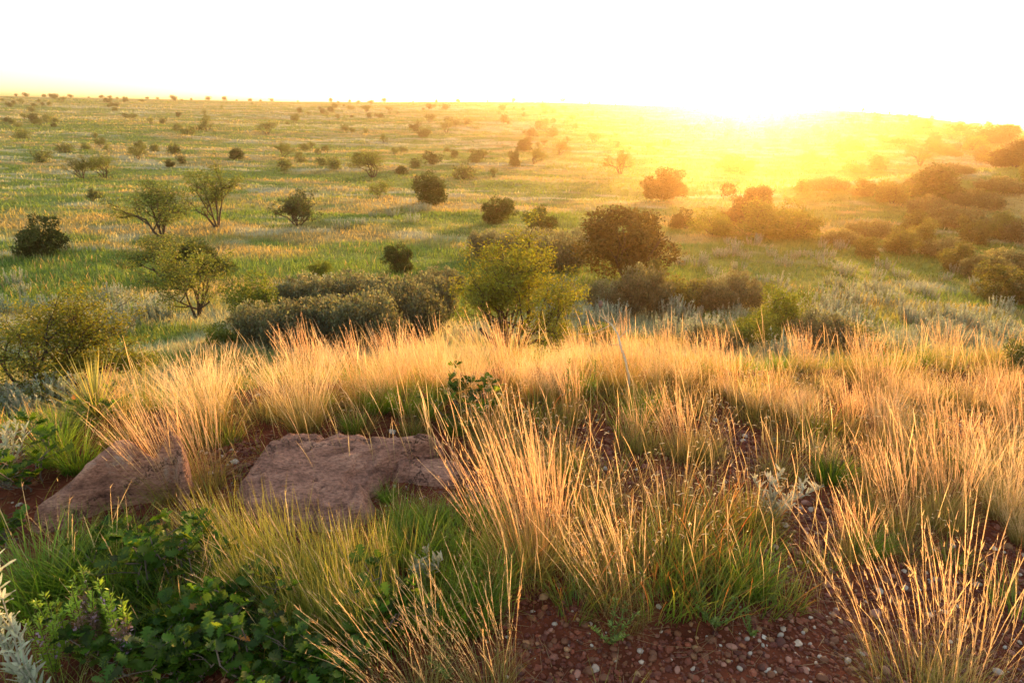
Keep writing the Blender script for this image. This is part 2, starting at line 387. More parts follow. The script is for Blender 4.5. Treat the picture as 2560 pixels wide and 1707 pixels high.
# ------------------------------------------------------------------ gravel and pebbles
def ico(sub):
    t = (1+5**.5)/2
    v = np.array([(-1, t, 0), (1, t, 0), (-1, -t, 0), (1, -t, 0), (0, -1, t), (0, 1, t), (0, -1, -t), (0, 1, -t), (t, 0, -1), (t, 0, 1), (-t, 0, -1), (-t, 0, 1)], float)
    f = [(0, 11, 5), (0, 5, 1), (0, 1, 7), (0, 7, 10), (0, 10, 11), (1, 5, 9), (5, 11, 4), (11, 10, 2), (10, 7, 6), (7, 1, 8), (3, 9, 4), (3, 4, 2), (3, 2, 6), (3, 6, 8), (3, 8, 9), (4, 9, 5), (2, 4, 11), (6, 2, 10), (8, 6, 7), (9, 8, 1)]
    v /= np.linalg.norm(v[0])
    for _ in range(sub):
        vl = list(map(tuple, v)); mid = {}; nf = []
        def m(a, b):
            k = (min(a, b), max(a, b))
            if k not in mid:
                p = (np.array(vl[a])+np.array(vl[b])); p /= np.linalg.norm(p); vl.append(tuple(p)); mid[k] = len(vl)-1
            return mid[k]
        for a, b, c in f:
            ab, bc, ca = m(a, b), m(b, c), m(c, a); nf += [(a, ab, ca), (b, bc, ab), (c, ca, bc), (ab, bc, ca)]
        v = np.array(vl); f = nf
    return v, np.array(f)
ICO1 = ico(1); ICO2 = ico(2)
# bare patches of red gravel, as outlines on the ground
BARE = [[(1190, 1330), (1330, 1310), (1370, 1440), (1600, 1480), (1800, 1400), (1900, 1440), (1960, 1568), (1960, 1640), (1190, 1640)],
        [(1720, 1240), (1850, 1160), (1960, 1170), (1960, 1290), (1880, 1340), (1740, 1330)],
        [(1310, 990), (1400, 985), (1430, 1040), (1390, 1100), (1320, 1060)],
        [(1850, 1360), (2352, 1200), (2420, 1568), (2420, 1640), (1880, 1640)],
        [(1640, 960), (1760, 990), (1760, 1080), (1660, 1060)],
        [(480, 1030), (610, 1010), (560, 1090), (500, 1120)],
        [(1180, 1300), (1290, 1290), (1260, 1420), (1190, 1440)],
        [(1060, 1080), (1110, 1040), (1150, 1180), (1090, 1160)],
        [(2180, 960), (2260, 1000), (2240, 1060), (2160, 1040)]]
BARE_W = [[onplane(x, y, 0) for x, y in p] for p in BARE]
def bareness(x, y):
    s = np.full(np.shape(x), -9.)
    wx = x+.22*(fbm(x*3, y*3, 91)-.5); wy = y+.22*(fbm(x*3, y*3, 95)-.5)
    for p in BARE_W:
        d = poly_dist(wx, wy, p); i = in_poly(wx, wy, p); s = np.maximum(s, np.where(i, d, -d))
    return s
def stone_cols(n):
    pal = np.array([(.19, .050, .030), (.25, .070, .038), (.15, .038, .028), (.26, .10, .05), (.34, .17, .09), (.52, .42, .36), (.62, .57, .53), (.30, .12, .09)])
    i = rng.choice(len(pal), n, p=[.29, .25, .20, .10, .06, .02, .01, .07])
    return .8*pal[i]*(1+rng.normal(0, .14, (n, 1)))
def gravel():
    mb = MB(); v, f = ICO1; nv = len(v)
    N = 80000
    # sample in the visible fan, denser near the camera
    yy = rng.uniform(1.0, 4.6, N); xx = (rng.uniform(-1, 1, N))*(yy*.85+.25)
    b = bareness(xx, yy); p = np.where(b > 0, 1.0, .3*np.exp(b*5)+.10)*np.clip(2.6/yy, .4, 1.15)
    k = rng.uniform(0, 1, N) < p; xx, yy = xx[k], yy[k]; n = len(xx)
    sz = np.clip(rng.lognormal(math.log(.0046), .5, n), .002, .014)*np.clip(yy/2.2, .9, 1.35)
    z = H(xx, yy)+sz*.25
    S = sz[:, None]*np.stack([rng.uniform(.8, 1.35, n), rng.uniform(.7, 1.1, n), rng.uniform(.5, .85, n)], 1)
    a = rng.uniform(0, 6.28, n); ca, sa = np.cos(a), np.sin(a); tl = rng.normal(0, .25, n)
    V = v[None]*S[:, None]*(1+rng.normal(0, .15, (n, nv, 1)))
    Vx = V[..., 0]*ca[:, None]-V[..., 1]*sa[:, None]; Vy = V[..., 0]*sa[:, None]+V[..., 1]*ca[:, None]; Vz = V[..., 2]+Vx*np.sin(tl)[:, None]
    P = np.stack([Vx+xx[:, None], Vy+yy[:, None], Vz+z[:, None]], -1)
    F = f[None]+(np.arange(n)*nv)[:, None, None]
    mb.add(P.reshape(-1, 3), None, F.reshape(-1, 3), np.repeat(stone_cols(n), nv, axis=0))
    tag(mb.build('gravel', M_STONE, smooth=False), kind='stuff')
gravel()
PCOL = {'white': (.40, .36, .33), 'pink': (.36, .18, .14), 'brown': (.15, .06, .035), 'tan': (.32, .19, .10), 'maroon': (.09, .028, .022)}
def pebbles():
    protos = {}
    for cn, c in PCOL.items():
        for q in range(2):
            v, f = ICO2; n = len(v)
            s = np.array((1.25, .95, .68))*(1+rng.normal(0, .08, 3))
            nz = npnoise(v[:, 0]*1.6+q*9, v[:, 1]*1.6+v[:, 2]*2.1, 7+q)
            vv = v*s*(.86+.3*nz[:, None])
            mb = MB(); mb.add(vv, None, f, vcol(c, 1, .05, .02)[0]); protos[(cn, q)] = mb.mesh('pebble_shape', M_STONE)
    lab = {'white': 'white quartz pebble lying in the red gravel', 'pink': 'dull pink pebble lying in the red gravel', 'brown': 'dark brown pebble lying in the red gravel',
           'tan': 'sandy tan pebble lying in the red gravel', 'maroon': 'deep maroon pebble lying in the red gravel'}
    cnt = 0; names = list(PCOL)
    spots = [(2292, 1568*1.0-22, 'white', .016), (1698+0, 1536, 'white', .012), (1716, 1468, 'white', .010), (1752, 1482, 'white', .009), (1850, 1448, 'tan', .011), (1700, 1395, 'white', .006), (1860, 1480, 'white', .008), (2010, 1412, 'pink', .022),
             (1672, 1520, 'tan', .010), (1600, 1465, 'tan', .008), (1555, 1540, 'pink', .013), (1500, 1505, 'brown', .015), (1760, 1268, 'pink', .013), (2020, 1360, 'white', .019), (1490, 1390, 'maroon', .012), (1780, 1545, 'white', .009)]
    def put(x, y, s, cn):
        nonlocal cnt
        o = bpy.data.objects.new('pebble', protos[(cn, cnt % 2)]); C.objects.link(o); cnt += 1
        o.location = (x, y, gz(x, y)+s*.35); o.scale = (s, s, s); o.rotation_euler = (rng.normal(0, .2), rng.normal(0, .2), rng.uniform(0, 6.28))
        tag(o, lab[cn], 'pebble', cn+' pebbles in the gravel')
    for px, py, cn, s in spots:
        x, y, z, t = hit(px, py); put(x, y, s*.75, cn)
    while cnt < 300:
        y = rng.uniform(1.25, 2.9); x = rng.uniform(-.1, 1)*(y*.8)
        b = bareness(np.array([x]), np.array([y]))[0]
        if b < -.03: continue
        cn = names[rng.choice(5, p=[.06, .20, .32, .10, .32])]
        put(x, y, float(np.clip(rng.lognormal(math.log(.0090), .25), .006, .015)), cn)
pebbles()

def litter():
    """dry straw and fallen leaves between the tufts"""
    mb = MB(); N = 9000
    y = rng.uniform(1.1, 4.6, N); x = rng.uniform(-1, 1, N)*(y*.85+.3)
    b = bareness(x, y); k = rng.uniform(0, 1, N) < np.where(b > .04, .22, 1); x, y = x[k], y[k]; n = len(x)
    root = np.stack([x, y, H(x, y)+.004], -1)
    ribbons(mb, root, rng.uniform(0, 6.28, n), rng.uniform(.03, .13, n), rng.uniform(1.25, 1.56, n), rng.normal(0, .1, n), rng.uniform(.0015, .003, n),
            vcol((.32, .20, .10), n, .25), vcol((.42, .30, .17), n, .25), 2)
    tag(mb.build('dry_straw', M_STALK), kind='stuff')
litter()

# ------------------------------------------------------------------ grass tufts of the rim
GOLD = (.56, .38, .18); PALE = (.74, .55, .33); GREEN = (.09, .20, .014); LIME = (.20, .31, .028); RUST = (.46, .15, .04); OLIVE = (.26, .24, .06)
HEADP = ([0, .55, .62, .8, .95, 1], [.45, .4, 1.3, 1.6, 1.1, .15])
def leaves_part(n, h, spread, c0, c1, w=.0028, r0=.05, bend=.9, lean0=.1, segs=4):
    mb = MB(); a = rng.uniform(0, 6.28, n); rr = r0*np.sqrt(rng.uniform(0, 1, n))
    root = np.stack([rr*np.cos(a), rr*np.sin(a), np.full(n, -.01)], -1)
    az_ = a+rng.normal(0, .5, n)
    L_ = h*rng.uniform(.45, 1.15, n)
    ribbons(mb, root, az_, L_, lean0+spread*rng.uniform(0, 1, n), bend*rng.uniform(.2, 1.2, n), w*rng.uniform(.6, 1.3, n), vcol(c0, n, .2, .1), vcol(c1, n, .25, .12), segs)
    return mb
def stalks_part(n, h, spread, lean, c0=GOLD, c1=PALE, w=.0034, r0=.05, bend=.25, awn=False, fuzz=2):
    mb = MB(); a = rng.uniform(0, 6.28, n); rr = r0*np.sqrt(rng.uniform(0, 1, n))
    root = np.stack([rr*np.cos(a), rr*np.sin(a), np.zeros(n)], -1)
    # direction = fan out + common lean
    lx = np.cos(a)*spread*rng.uniform(.1, 1, n)+lean[0]+rng.normal(0, .05, n); ly = np.sin(a)*spread*rng.uniform(.1, 1, n)+lean[1]+rng.normal(0, .05, n)
    az_ = np.arctan2(ly, lx); ln = np.arctan(np.hypot(lx, ly))
    L_ = h*rng.uniform(.62, 1.08, n)*(1+.0*ln)
    P = ribbons(mb, root, az_, L_, ln, bend*rng.uniform(.3, 1.3, n), w*rng.uniform(.7, 1.25, n), vcol(c0, n, .15), vcol(c1, n, .12), 6,
                HEADP if not awn else ([0, .6, 1], [.8, .6, .25]))
    # bristles / spikelets along the head
    S = P.shape[1]-1
    for k in range(fuzz):
        for sgm in (S-3, S-2, S-1):
            t = rng.uniform(0, 1, n)[:, None]; pos = P[:, sgm]*(1-t)+P[:, sgm+1]*t
            d = P[:, sgm+1]-P[:, sgm]; pa = np.arctan2(d[:, 1], d[:, 0])+rng.normal(0, .8, n)
            pl = np.arctan2(np.hypot(d[:, 0], d[:, 1]), d[:, 2])
            if awn: ribbons(mb, pos, pa, h*rng.uniform(.12, .22, n), pl+rng.normal(0, .18, n), rng.normal(0, .2, n), .0013, vcol(c1, n, .1), vcol(PALE, n, .1), 2)
            else: ribbons(mb, pos, pa, h*rng.uniform(.025, .05, n), pl+rng.normal(.1, .3, n), .1, .0028, vcol(c1, n, .1), vcol(PALE, n, .1), 1)
    return mb
TUFTS = {}
def tuft(kind, var):
    key = (kind, var)
    if key in TUFTS: return TUFTS[key]
    parts = []
    if kind == 'tall':       # tall straight seed stalks over a low leafy base
        parts.append(('leaves', leaves_part(330, .26, .6, (.22, .22, .05), (.40, .31, .09), .0022, .10, 1.2), M_GRASS))
        parts.append(('seed_stalks', stalks_part(85, .60, .20, (-.13, .04), (.50, .31, .14), (.74, .50, .29), w=.0019, r0=.105, bend=.3), M_STALK))
    elif kind == 'near':     # loose thin stalks, seen from close by
        parts.append(('leaves', leaves_part(260, .22, .6, (.20, .22, .05), (.38, .30, .09), .0018, .12, 1.2), M_GRASS))
        parts.append(('seed_stalks', stalks_part(75, .62, .24, (-.14, .04), (.48, .33, .15), (.76, .56, .33), w=.0014, r0=.13, bend=.4), M_STALK))
    elif kind == 'fine':     # threeawn: a dense pale fan
        parts.append(('leaves', leaves_part(380, .2, .6, (.22, .20, .06), (.38, .32, .08), .0022, .07, .9), M_GRASS))
        parts.append(('seed_stalks', stalks_part(230, .40, .60, (-.14, .02), (.44, .34, .13), (.84, .65, .41), .0019, .08, .35, True, 1), M_STALK))
    elif kind == 'green':    # lush green with a few stalks
        parts.append(('leaves', leaves_part(300, .30, .5, GREEN, LIME, .0040, .09, 1.0), M_GRASS))
        parts.append(('seed_stalks', stalks_part(5, .40, .3, (-.1, 0), (.4, .36, .14), (.66, .5, .26), w=.0019, r0=.08), M_STALK))
    elif kind == 'rusty':    # green blades turning orange at the tips
        parts.append(('leaves', leaves_part(70, .22, .5, (.12, .25, .03), (.30, .30, .05), .0040, .09, .7), M_GRASS))
        parts.append(('rusty_leaves', leaves_part(20, .24, .45, OLIVE, RUST, .0038, .09, .5), M_GRASS))
    elif kind == 'grama':    # short curly grass with sideways seed heads
        parts.append(('leaves', leaves_part(330, .17, .7, (.20, .22, .05), (.44, .33, .11), .0020, .11, 1.6), M_GRASS))
        mb = MB(); n = 34
        a = rng.uniform(0, 6.28, n); rr = .09*np.sqrt(rng.uniform(0, 1, n)); root = np.stack([rr*np.cos(a), rr*np.sin(a), np.zeros(n)], -1)
        P = ribbons(mb, root, a, rng.uniform(.22, .36, n), rng.uniform(.1, .45, n), .25, .0016, vcol(OLIVE, n), vcol(GOLD, n), 4, ([0, 1], [1, .8]))
        fa = rng.uniform(0, 6.28, n)
        ribbons(mb, P[:, -1], fa, rng.uniform(.018, .028, n), rng.uniform(.9, 1.4, n), .7, .006, vcol((.80, .62, .34), n, .08), vcol((.86, .70, .42), n, .08), 3, ([0, .3, .8, 1], [.5, 1, 1, .3]))
        parts.append(('seed_heads', mb, M_STALK))
    elif kind == 'drape':    # long green blades leaning over to the right
        mb = MB(); n = 190; root = np.stack([rng.normal(0, .09, n), rng.normal(0, .07, n), np.zeros(n)], -1)
        ribbons(mb, root, rng.normal(math.pi*.75, .45, n), rng.uniform(.3, .62, n), rng.uniform(.05, .6, n), rng.uniform(.2, .9, n), rng.uniform(.0028, .0048, n), vcol(GREEN, n, .2), vcol((.40, .36, .06), n, .22), 6)
        parts.append(('leaves', mb, M_GRASS))
        parts.append(('seed_stalks', stalks_part(18, .56, .35, (-.5, .12), w=.0021, r0=.1, bend=.35), M_STALK))
    TUFTS[key] = [(nm, mb.mesh(kind+'_'+nm, mt)) for nm, mb, mt in parts]
    return TUFTS[key]
KIND_NAME = {'near': 'tall_bunchgrass', 'tall': 'tall_bunchgrass', 'fine': 'threeawn_grass', 'green': 'green_grass_tuft', 'rusty': 'bluestem_tuft', 'grama': 'grama_grass', 'drape': 'long_bladed_grass'}
CAT = {'near': 'grass tuft', 'tall': 'grass tuft', 'fine': 'grass tuft', 'green': 'grass tuft', 'rusty': 'grass tuft', 'grama': 'grass tuft', 'drape': 'grass tuft'}
def put_tuft(kind, x, y, s, label, group, rz=None, lean=(0, 0), sz=None):
    e = empty(KIND_NAME[kind], (x, y, gz(x, y)), 0, 1)
    e.scale = (s, s, sz or s)
    e.rotation_euler = (-lean[1], lean[0], rng.uniform(-.5, .5) if rz is None else rz)
    if kind in ('green', 'rusty', 'grama') and rz is None: e.rotation_euler.z = rng.uniform(0, 6.28)
    for nm, me in tuft(kind, int(rng.integers(0, 3))):
        o = bpy.data.objects.new(nm, me); C.objects.link(o); o.parent = e
    tag(e, label, CAT[kind], group); return e

MAIN = [  # px, py of the base, height px, kind, lean, label
    (480, 985, 205, 'fine', 0, 'pale feathery tussock behind the top end of the tilted rock'),
    (700, 985, 225, 'fine', 0, 'round pale feathery tussock with dark base just behind the broad slab'),
    (395, 1140, 235, 'tall', -.12, 'orange stalked tussock fanning out in front of the tilted rock'),
    (475, 1120, 225, 'tall', -.05, 'orange stalked tussock between the tilted rock and the broad slab'),
    (1205, 1325, 400, 'tall', -.10, 'tallest golden tussock, right of the broad slab and small slab'),
    (1240, 1290, 350, 'tall', -.02, 'upright golden tussock just behind the tallest one'),
    (1425, 1420, 290, 'near', -.12, 'golden tussock at the upper edge of the bare gravel, leaning left'),
    (1120, 1600, 300, 'near', -.10, 'golden tussock at the bottom of the picture beside the gravel edge'),
    (960, 1620, 300, 'near', -.18, 'golden tussock at the bottom, just right of the oak leaves'),
    (2090, 1600, 400, 'near', -.12, 'big bent golden tussock standing in the gravel at bottom right'),
    (2190, 1620, 330, 'near', .10, 'golden tussock leaning right out of the gravel at bottom right'),
    (1560, 1050, 180, 'tall', -.05, 'thin golden tussock behind the curly grass, mid rim'),
    (2170, 1210, 220, 'tall', .02, 'golden tussock above the right hand gravel'),
    (2060, 1215, 215, 'tall', -.10, 'golden tussock with green base left of its twin above the right gravel'),
    (2310, 1190, 200, 'fine', 0, 'dense golden tussock at the right edge with a dark base'),
    (1650, 840, 90, 'tall', -.1, 'reddish stalks standing up on the rim right of the dead stalk'),
]
def tufts():
    for px, py, hp, kind, ln, lab in MAIN:
        x, y, z, t = hit(px, py)
        base_h = {'near': .62, 'tall': .62, 'fine': .47}[kind]
        s = hp/1568*t/base_h*1.03
        put_tuft(kind, x, y, s*.92, lab, None, None, (ln, 0), sz=s)
    # the fringe of pale tussocks along the rim
    k = 0
    fringe = [(x_, y_) for x_, y_ in zip(range(835, 1300, 33), [925, 912, 905, 908, 900, 898, 905, 900, 895, 905, 895, 890, 905, 895, 890])]
    for px, py in fringe:
        x, y, z, t = hit(px+rng.uniform(-14, 14), py+rng.uniform(-16, 30)); s = (138+rng.uniform(-34, 16)-(px-830)*.02)/1568*t/.45
        put_tuft('tall' if rng.random() < .3 else 'fine', x, y, s*(.95 if rng.random() < .5 else 1.05), 'pale feathery tussock in the dense fringe along the rim behind the slab', 'pale tussocks along the middle of the rim', None, (rng.normal(-.04, .05), 0))
    for px in range(1300, 1660, 30):
        x, y, z, t = hit(px+rng.uniform(-10, 10), 885+rng.uniform(-12, 14)); s = (108+rng.uniform(-24, 15))/1568*t/.47
        put_tuft(['fine', 'tall', 'grama', 'fine', 'near'][int(rng.integers(0, 5))], x, y, s*rng.uniform(.85, 1.1), 'golden tussock on the rim below the glowing trees', 'golden tussocks on the rim below the sun', None, (rng.normal(-.04, .06), 0))
    for px in range(1660, 2420, 32):
        x, y, z, t = hit(min(px+rng.uniform(-12, 12), 2440), 922+(px-1660)*.03+rng.uniform(-16, 28)); s = (74+rng.uniform(-20, 16))/1568*t/.47
        put_tuft(['fine', 'fine', 'tall', 'grama'][int(rng.integers(0, 4))], x, y, s, 'golden tussock on the right part of the rim', 'golden tussocks along the right of the rim', None, (rng.normal(-.03, .07), 0))
    for px, py, hp in [(1850, 985, 120), (1950, 1000, 120), (2050, 1010, 130), (2130, 990, 120), (2230, 1080, 130), (2330, 1050, 140), (1990, 1130, 120), (1900, 1080, 110), (2290, 960, 100), (2120, 1090, 120), (1790, 960, 110), (2350, 1250, 150)]:
        x, y, z, t = hit(px, py); s = hp*.85/1568*t/.5
        put_tuft('tall' if rng.random() < .6 else 'fine', x, y, s, 'golden tussock standing in the grass right of the middle gravel patch', 'golden tussocks in the right foreground', None, (rng.normal(-.05, .07), 0))
    # green drapes in front of the slab
    for px, py, hp in [(560, 1330, 150), (640, 1350, 150), (720, 1370, 150), (800, 1385, 150), (600, 1420, 150), (700, 1460, 150), (790, 1480, 150), (880, 1370, 130), (500, 1290, 130), (860, 1500, 150)]:
        x, y, z, t = hit(px, py); s = hp/1568*t/.42
        put_tuft('drape', x, y, s, 'long green and gold blades arching over in front of the broad slab', 'arching grass in front of the slab', rng.uniform(-.5, .3))
    for px, py, hp in [(930, 1200, 75), (990, 1215, 75), (1040, 1200, 70), (890, 1150, 50), (1080, 1270, 100), (960, 1290, 130), (1030, 1330, 130), (1120, 1380, 130), (1000, 1440, 140), (900, 1250, 80), (1080, 1440, 130), (870, 945, 80), (930, 950, 90), (985, 960, 80), (1120, 1210, 100),
                       (130, 1060, 100), (180, 1080, 90), (140, 1010, 80), (130, 1370, 90), (420, 1440, 120), (330, 1460, 120), (520, 1420, 130), (250, 1440, 110), (480, 1520, 110), (650, 1520, 120), (200, 1300, 80), (260, 1290, 70), (330, 1280, 70), (100, 1390, 170), (250, 1370, 150), (180, 1340, 140), (330, 1340, 120)]:
        x, y, z, t = hit(px, py); s = hp/1568*t/.30
        put_tuft('green', x, y, s, 'lush green grass tuft at the foot of the slabs', 'green tufts round the slabs')
    # rusty bluestem on the gravel's upper side
    for px, py, hp in [(1380, 1380, 130), (1520, 1400, 150), (1580, 1390, 160), (1640, 1400, 140), (1700, 1380, 120), (1760, 1400, 100), (1500, 1330, 150), (1560, 1310, 150), (1620, 1300, 150), (1690, 1290, 130), (1480, 1250, 120), (1540, 1230, 130), (1610, 1220, 130), (1670, 1200, 120),
                       (1740, 1210, 110), (1350, 1180, 110), (1800, 1390, 90), (1660, 1340, 130), (2180, 1300, 80), (2330, 1400, 110), (1330, 1400, 130), (1300, 1350, 120), (1350, 1320, 120), (1770, 1250, 90), (1900, 1310, 60), (1850, 1300, 60)]:
        x, y, z, t = hit(px+rng.uniform(-12, 12), py); s = hp/1568*t/.25
        put_tuft('rusty', x, y, s, 'green tuft with rusty orange blades above the bare gravel', 'rusty tufts above the gravel')
    # loose golden stalks scattered through the short grass
    mb = MB(); n = 1500; y = rng.uniform(1.9, 4.5, n); x = rng.uniform(-.75, 1, n)*y*.82
    k = (bareness(x, y) < .12) & ~((x < -.05) & (y < 2.6)); x, y = x[k], y[k]; n = len(x)
    a = np.pi+rng.normal(0, .7, n)
    ribbons(mb, np.stack([x, y, H(x, y)], -1), a, rng.uniform(.2, .46, n), rng.uniform(.02, .3, n), rng.uniform(.05, .5, n), rng.uniform(.0014, .0024, n), vcol(OLIVE, n), vcol(PALE, n), 5, HEADP)
    tag(mb.build('loose_stalks', M_STALK), kind='stuff')
    # short curly grama grass everywhere between
    n = 0; tries = 0
    while n < 225 and tries < 6000:
        tries += 1
        y = rng.uniform(2.0, 4.6); x = rng.uniform(-.9, 1)*(y*.82)
        if bareness(np.array([x]), np.array([y]))[0] > -.02: continue
        if x < -.1 and y < 3.0: continue
        if in_slab(x, y): continue
        kind = rng.choice(['grama', 'green', 'tall', 'rusty'], p=[.66, .12, .12, .10])
        s = rng.uniform(.55, 1.0)*(.72 if kind in ('green', 'tall') else 1)
        lab = {'grama': 'short curly grass tuft with small sideways seed heads', 'green': 'small plain green grass tuft in the short grass of the rim',
               'tall': 'small thin stalked golden tuft in the short grass', 'rusty': 'small tuft with rusty tips in the short grass'}[kind]
        put_tuft(kind, x, y, s, lab, {'grama': 'curly grass of the rim', 'green': 'small green tufts of the rim', 'tall': 'small golden tufts of the rim', 'rusty': 'small rusty tufts of the rim'}[kind]); n += 1
SLABS = [[onplane(x, y, .08) for x, y in p] for p in ([(540, 1100), (610, 1000), (740, 970), (830, 960), (1080, 1010), (1085, 1080), (1050, 1125), (850, 1190), (600, 1200)],
         [(55, 1210), (75, 1150), (200, 1030), (300, 960), (410, 950), (440, 1090), (300, 1140), (110, 1235)])]
def in_slab(x, y):
    return any(in_poly(np.array([x]), np.array([y]), p)[0] for p in SLABS)
tufts()
def undergrass():
    """thin low grass between the tufts: nobody could count it"""
    mb = MB(); N = 42000
    y = rng.uniform(1.4, 5.2, N); x = rng.uniform(-1.05, 1.05, N)*(y*.85+.2)
    b = bareness(x, y); d = fbm(x*2.5, y*2.5, 44, 3)
    keep = (b < -.03) & (rng.uniform(0, 1, N) < sst(.42, .62, d)*.85+.08)
    for p in SLABS: keep &= ~in_poly(x, y, p)
    x, y = x[keep], y[keep]; n = len(x)
    g = fbm(x*1.5, y*1.5, 48, 3); gold = sst(.4, .6, g-.10*(x < -.2))[:, None]
    c0 = vcol((.20, .22, .05), n, .2)*(1-gold)+vcol((.36, .25, .10), n, .2)*gold
    c1 = vcol((.24, .32, .05), n, .2)*(1-gold)+vcol((.60, .42, .17), n, .2)*gold
    ribbons(mb, np.stack([x, y, H(x, y)-.005], -1), rng.uniform(0, 6.28, n), rng.uniform(.05, .2, n), rng.uniform(0, .7, n), rng.uniform(.2, 1.3, n), rng.uniform(.0016, .0032, n), c0, c1, 3)
    tag(mb.build('short_grass', M_GRASS), kind='stuff')
undergrass()

# ------------------------------------------------------------------ broad leaved plants of the foreground
def leaf_template(kind):
    if kind == 'oak':
        t = np.array([0, .12, .2, .3, .38, .5, .58, .7, .78, .9, 1.0]); w = np.array([.02, .05, .10, .24, .10, .34, .13, .37, .16, .25, .03])
    elif kind == 'lance':
        t = np.array([0, .2, .45, .75, 1.0]); w = np.array([.02, .09, .12, .08, .01])
    else:
        t = np.array([0, .25, .5, .8, 1.0]); w = np.array([.02, .22, .28, .17, .02])
    n = len(t)
    mid = np.stack([t, 0*t, -.10*t**2], -1)
    wav = .03*np.sin(np.arange(n)*2.2)
    l = np.stack([t+.02, w, .10*w+wav-.10*t**2+.10*w], -1); r = np.stack([t+.02, -w, .20*w-wav-.10*t**2], -1)
    V = np.concatenate([mid, l, r]); i = np.arange(n-1)
    q = np.concatenate([np.stack([i, i+1, n+i+1, n+i], -1), np.stack([i+1, i, 2*n+i, 2*n+i+1], -1)])
    return V, q
LT = {k: leaf_template(k) for k in ('oak', 'lance', 'oval')}
def put_leaves(mb, pos, dirs, size, kind, col):
    V, q = LT[kind]; N = len(pos)
    d = dirs/np.linalg.norm(dirs, axis=1)[:, None]
    up = np.array([0, 0, 1.])+rng.normal(0, .45, (N, 3)); s = np.cross(up, d); s /= np.linalg.norm(s, axis=1)[:, None]+1e-9; n = np.cross(d, s)
    size = np.broadcast_to(size, (N,))[:, None, None]
    curl = rng.uniform(.3, 2.2, (N, 1, 1))
    P = pos[:, None]+size*(V[None, :, 0:1]*d[:, None]+V[None, :, 1:2]*s[:, None]+curl*V[None, :, 2:3]*n[:, None])
    Q = q[None]+(np.arange(N)*len(V))[:, None, None]
    mb.add(P.reshape(-1, 3), Q.reshape(-1, 4), None, np.repeat(np.broadcast_to(col, (N, 3)), len(V), axis=0))
def oak_scrub(h, w, nst, lf=.055):
    st = MB(); lv = MB()
    for i in range(nst):
        a = rng.uniform(0, 6.28); rr = w*.25*rng.uniform(0, 1); p = np.array([rr*math.cos(a), rr*math.sin(a), -.01]); path = [p]
        tgt = np.array([math.cos(a)*w*.5*rng.uniform(.2, 1), math.sin(a)*w*.5*rng.uniform(.2, 1), h*rng.uniform(.45, 1)])
        for k in range(1, 6): path.append(p+(tgt-p)*(k/5)+rng.normal(0, .012, 3))
        st.tube(path, np.linspace(.0045, .0018, 6), 4, (.16, .13, .12))
        path = np.array(path)
        ps = []; ds = []
        for k in range(2, 6):
            for _ in range(3 if k < 5 else 8):
                aa = rng.uniform(0, 6.28); ps.append(path[k]+rng.normal(0, .008, 3))
                ds.append((math.cos(aa), math.sin(aa), rng.uniform(-.1, 1.1) if k < 5 else rng.uniform(.1, 1.3)))
        for _ in range(2):    # side twig with its own leaves
            k = rng.integers(2, 5); e = path[k]+np.array([rng.normal(0, .05), rng.normal(0, .05), rng.uniform(.01, .06)])
            st.tube([path[k], (path[k]+e)/2+.004, e], [.002, .0017, .001], 3, (.16, .13, .12))
            for _ in range(5):
                aa = rng.uniform(0, 6.28); ps.append(e); ds.append((math.cos(aa), math.sin(aa), rng.uniform(0, 1.2)))
        n = len(ps); c = vcol((.060, .135, .012), n, .28, .1); yel = rng.uniform(0, 1, n) < .08; c[yel] = vcol((.16, .24, .03), yel.sum(), .2)
        br = rng.uniform(0, 1, n) < .008; c[br] = vcol((.42, .20, .07), br.sum(), .2)
        put_leaves(lv, np.array(ps), np.array(ds), lf*rng.uniform(.6, 1.25, n), 'oak', c)
    return [('stems', st, M_BARK), ('leaves', lv, M_OAK)]
def place(name, parts, x, y, label, cat, group=None, s=1, rz=0, z=None):
    e = empty(name, (x, y, gz(x, y) if z is None else z), rz, s)
    for nm, mb, mt in parts: mb.build(nm, mt, e)
    return tag(e, label, cat, group)
for px, py, hp, w, nst, lab in [
    (420, 1370, 190, .34, 10, 'leafy oak scrub clump in front of the tilted rock, beneath the arching grass'),
    (270, 1300, 100, .28, 7, 'low shaded oak scrub at the foot of the tilted rock'),
    (430, 1560, 150, .30, 10, 'dark oak scrub clump at the bottom between the purple flower spikes and its twin'),
    (610, 1590, 150, .34, 12, 'bright lobed oak scrub clump at the bottom, second from the left'),
    (870, 1480, 170, .26, 7, 'broad leaved oak scrub below the small silvery plant in the middle'),
    (560, 1480, 150, .34, 10, 'dark oak scrub under the arching grass, middle left'),
    (300, 1500, 120, .34, 9, 'dark oak scrub behind the purple flower spikes'),
    (760, 1600, 110, .26, 8, 'low oak scrub at the bottom just left of the golden stalks'),
    (1070, 970, 110, .30, 9, 'dark green oak bush standing in the pale grass fringe right of the slab'),
    (50, 1120, 120, .35, 9, 'dark oak scrub at the left edge beyond the tilted rock'),
    (225, 965, 60, .22, 5, 'small grey green oak sprig at the foot of the yucca'),
    (10, 1250, 150, .18, 5, 'pale lit oak sprig at the left edge beside the rock')]:
    x, y, z, t = hit(px, py); h = hp/1568*t
    place('oak_scrub', oak_scrub(h*.92, w*(t/2.4), int(nst*1.3), .046), x, y, lab, 'shrub', 'oak scrub of the foreground')

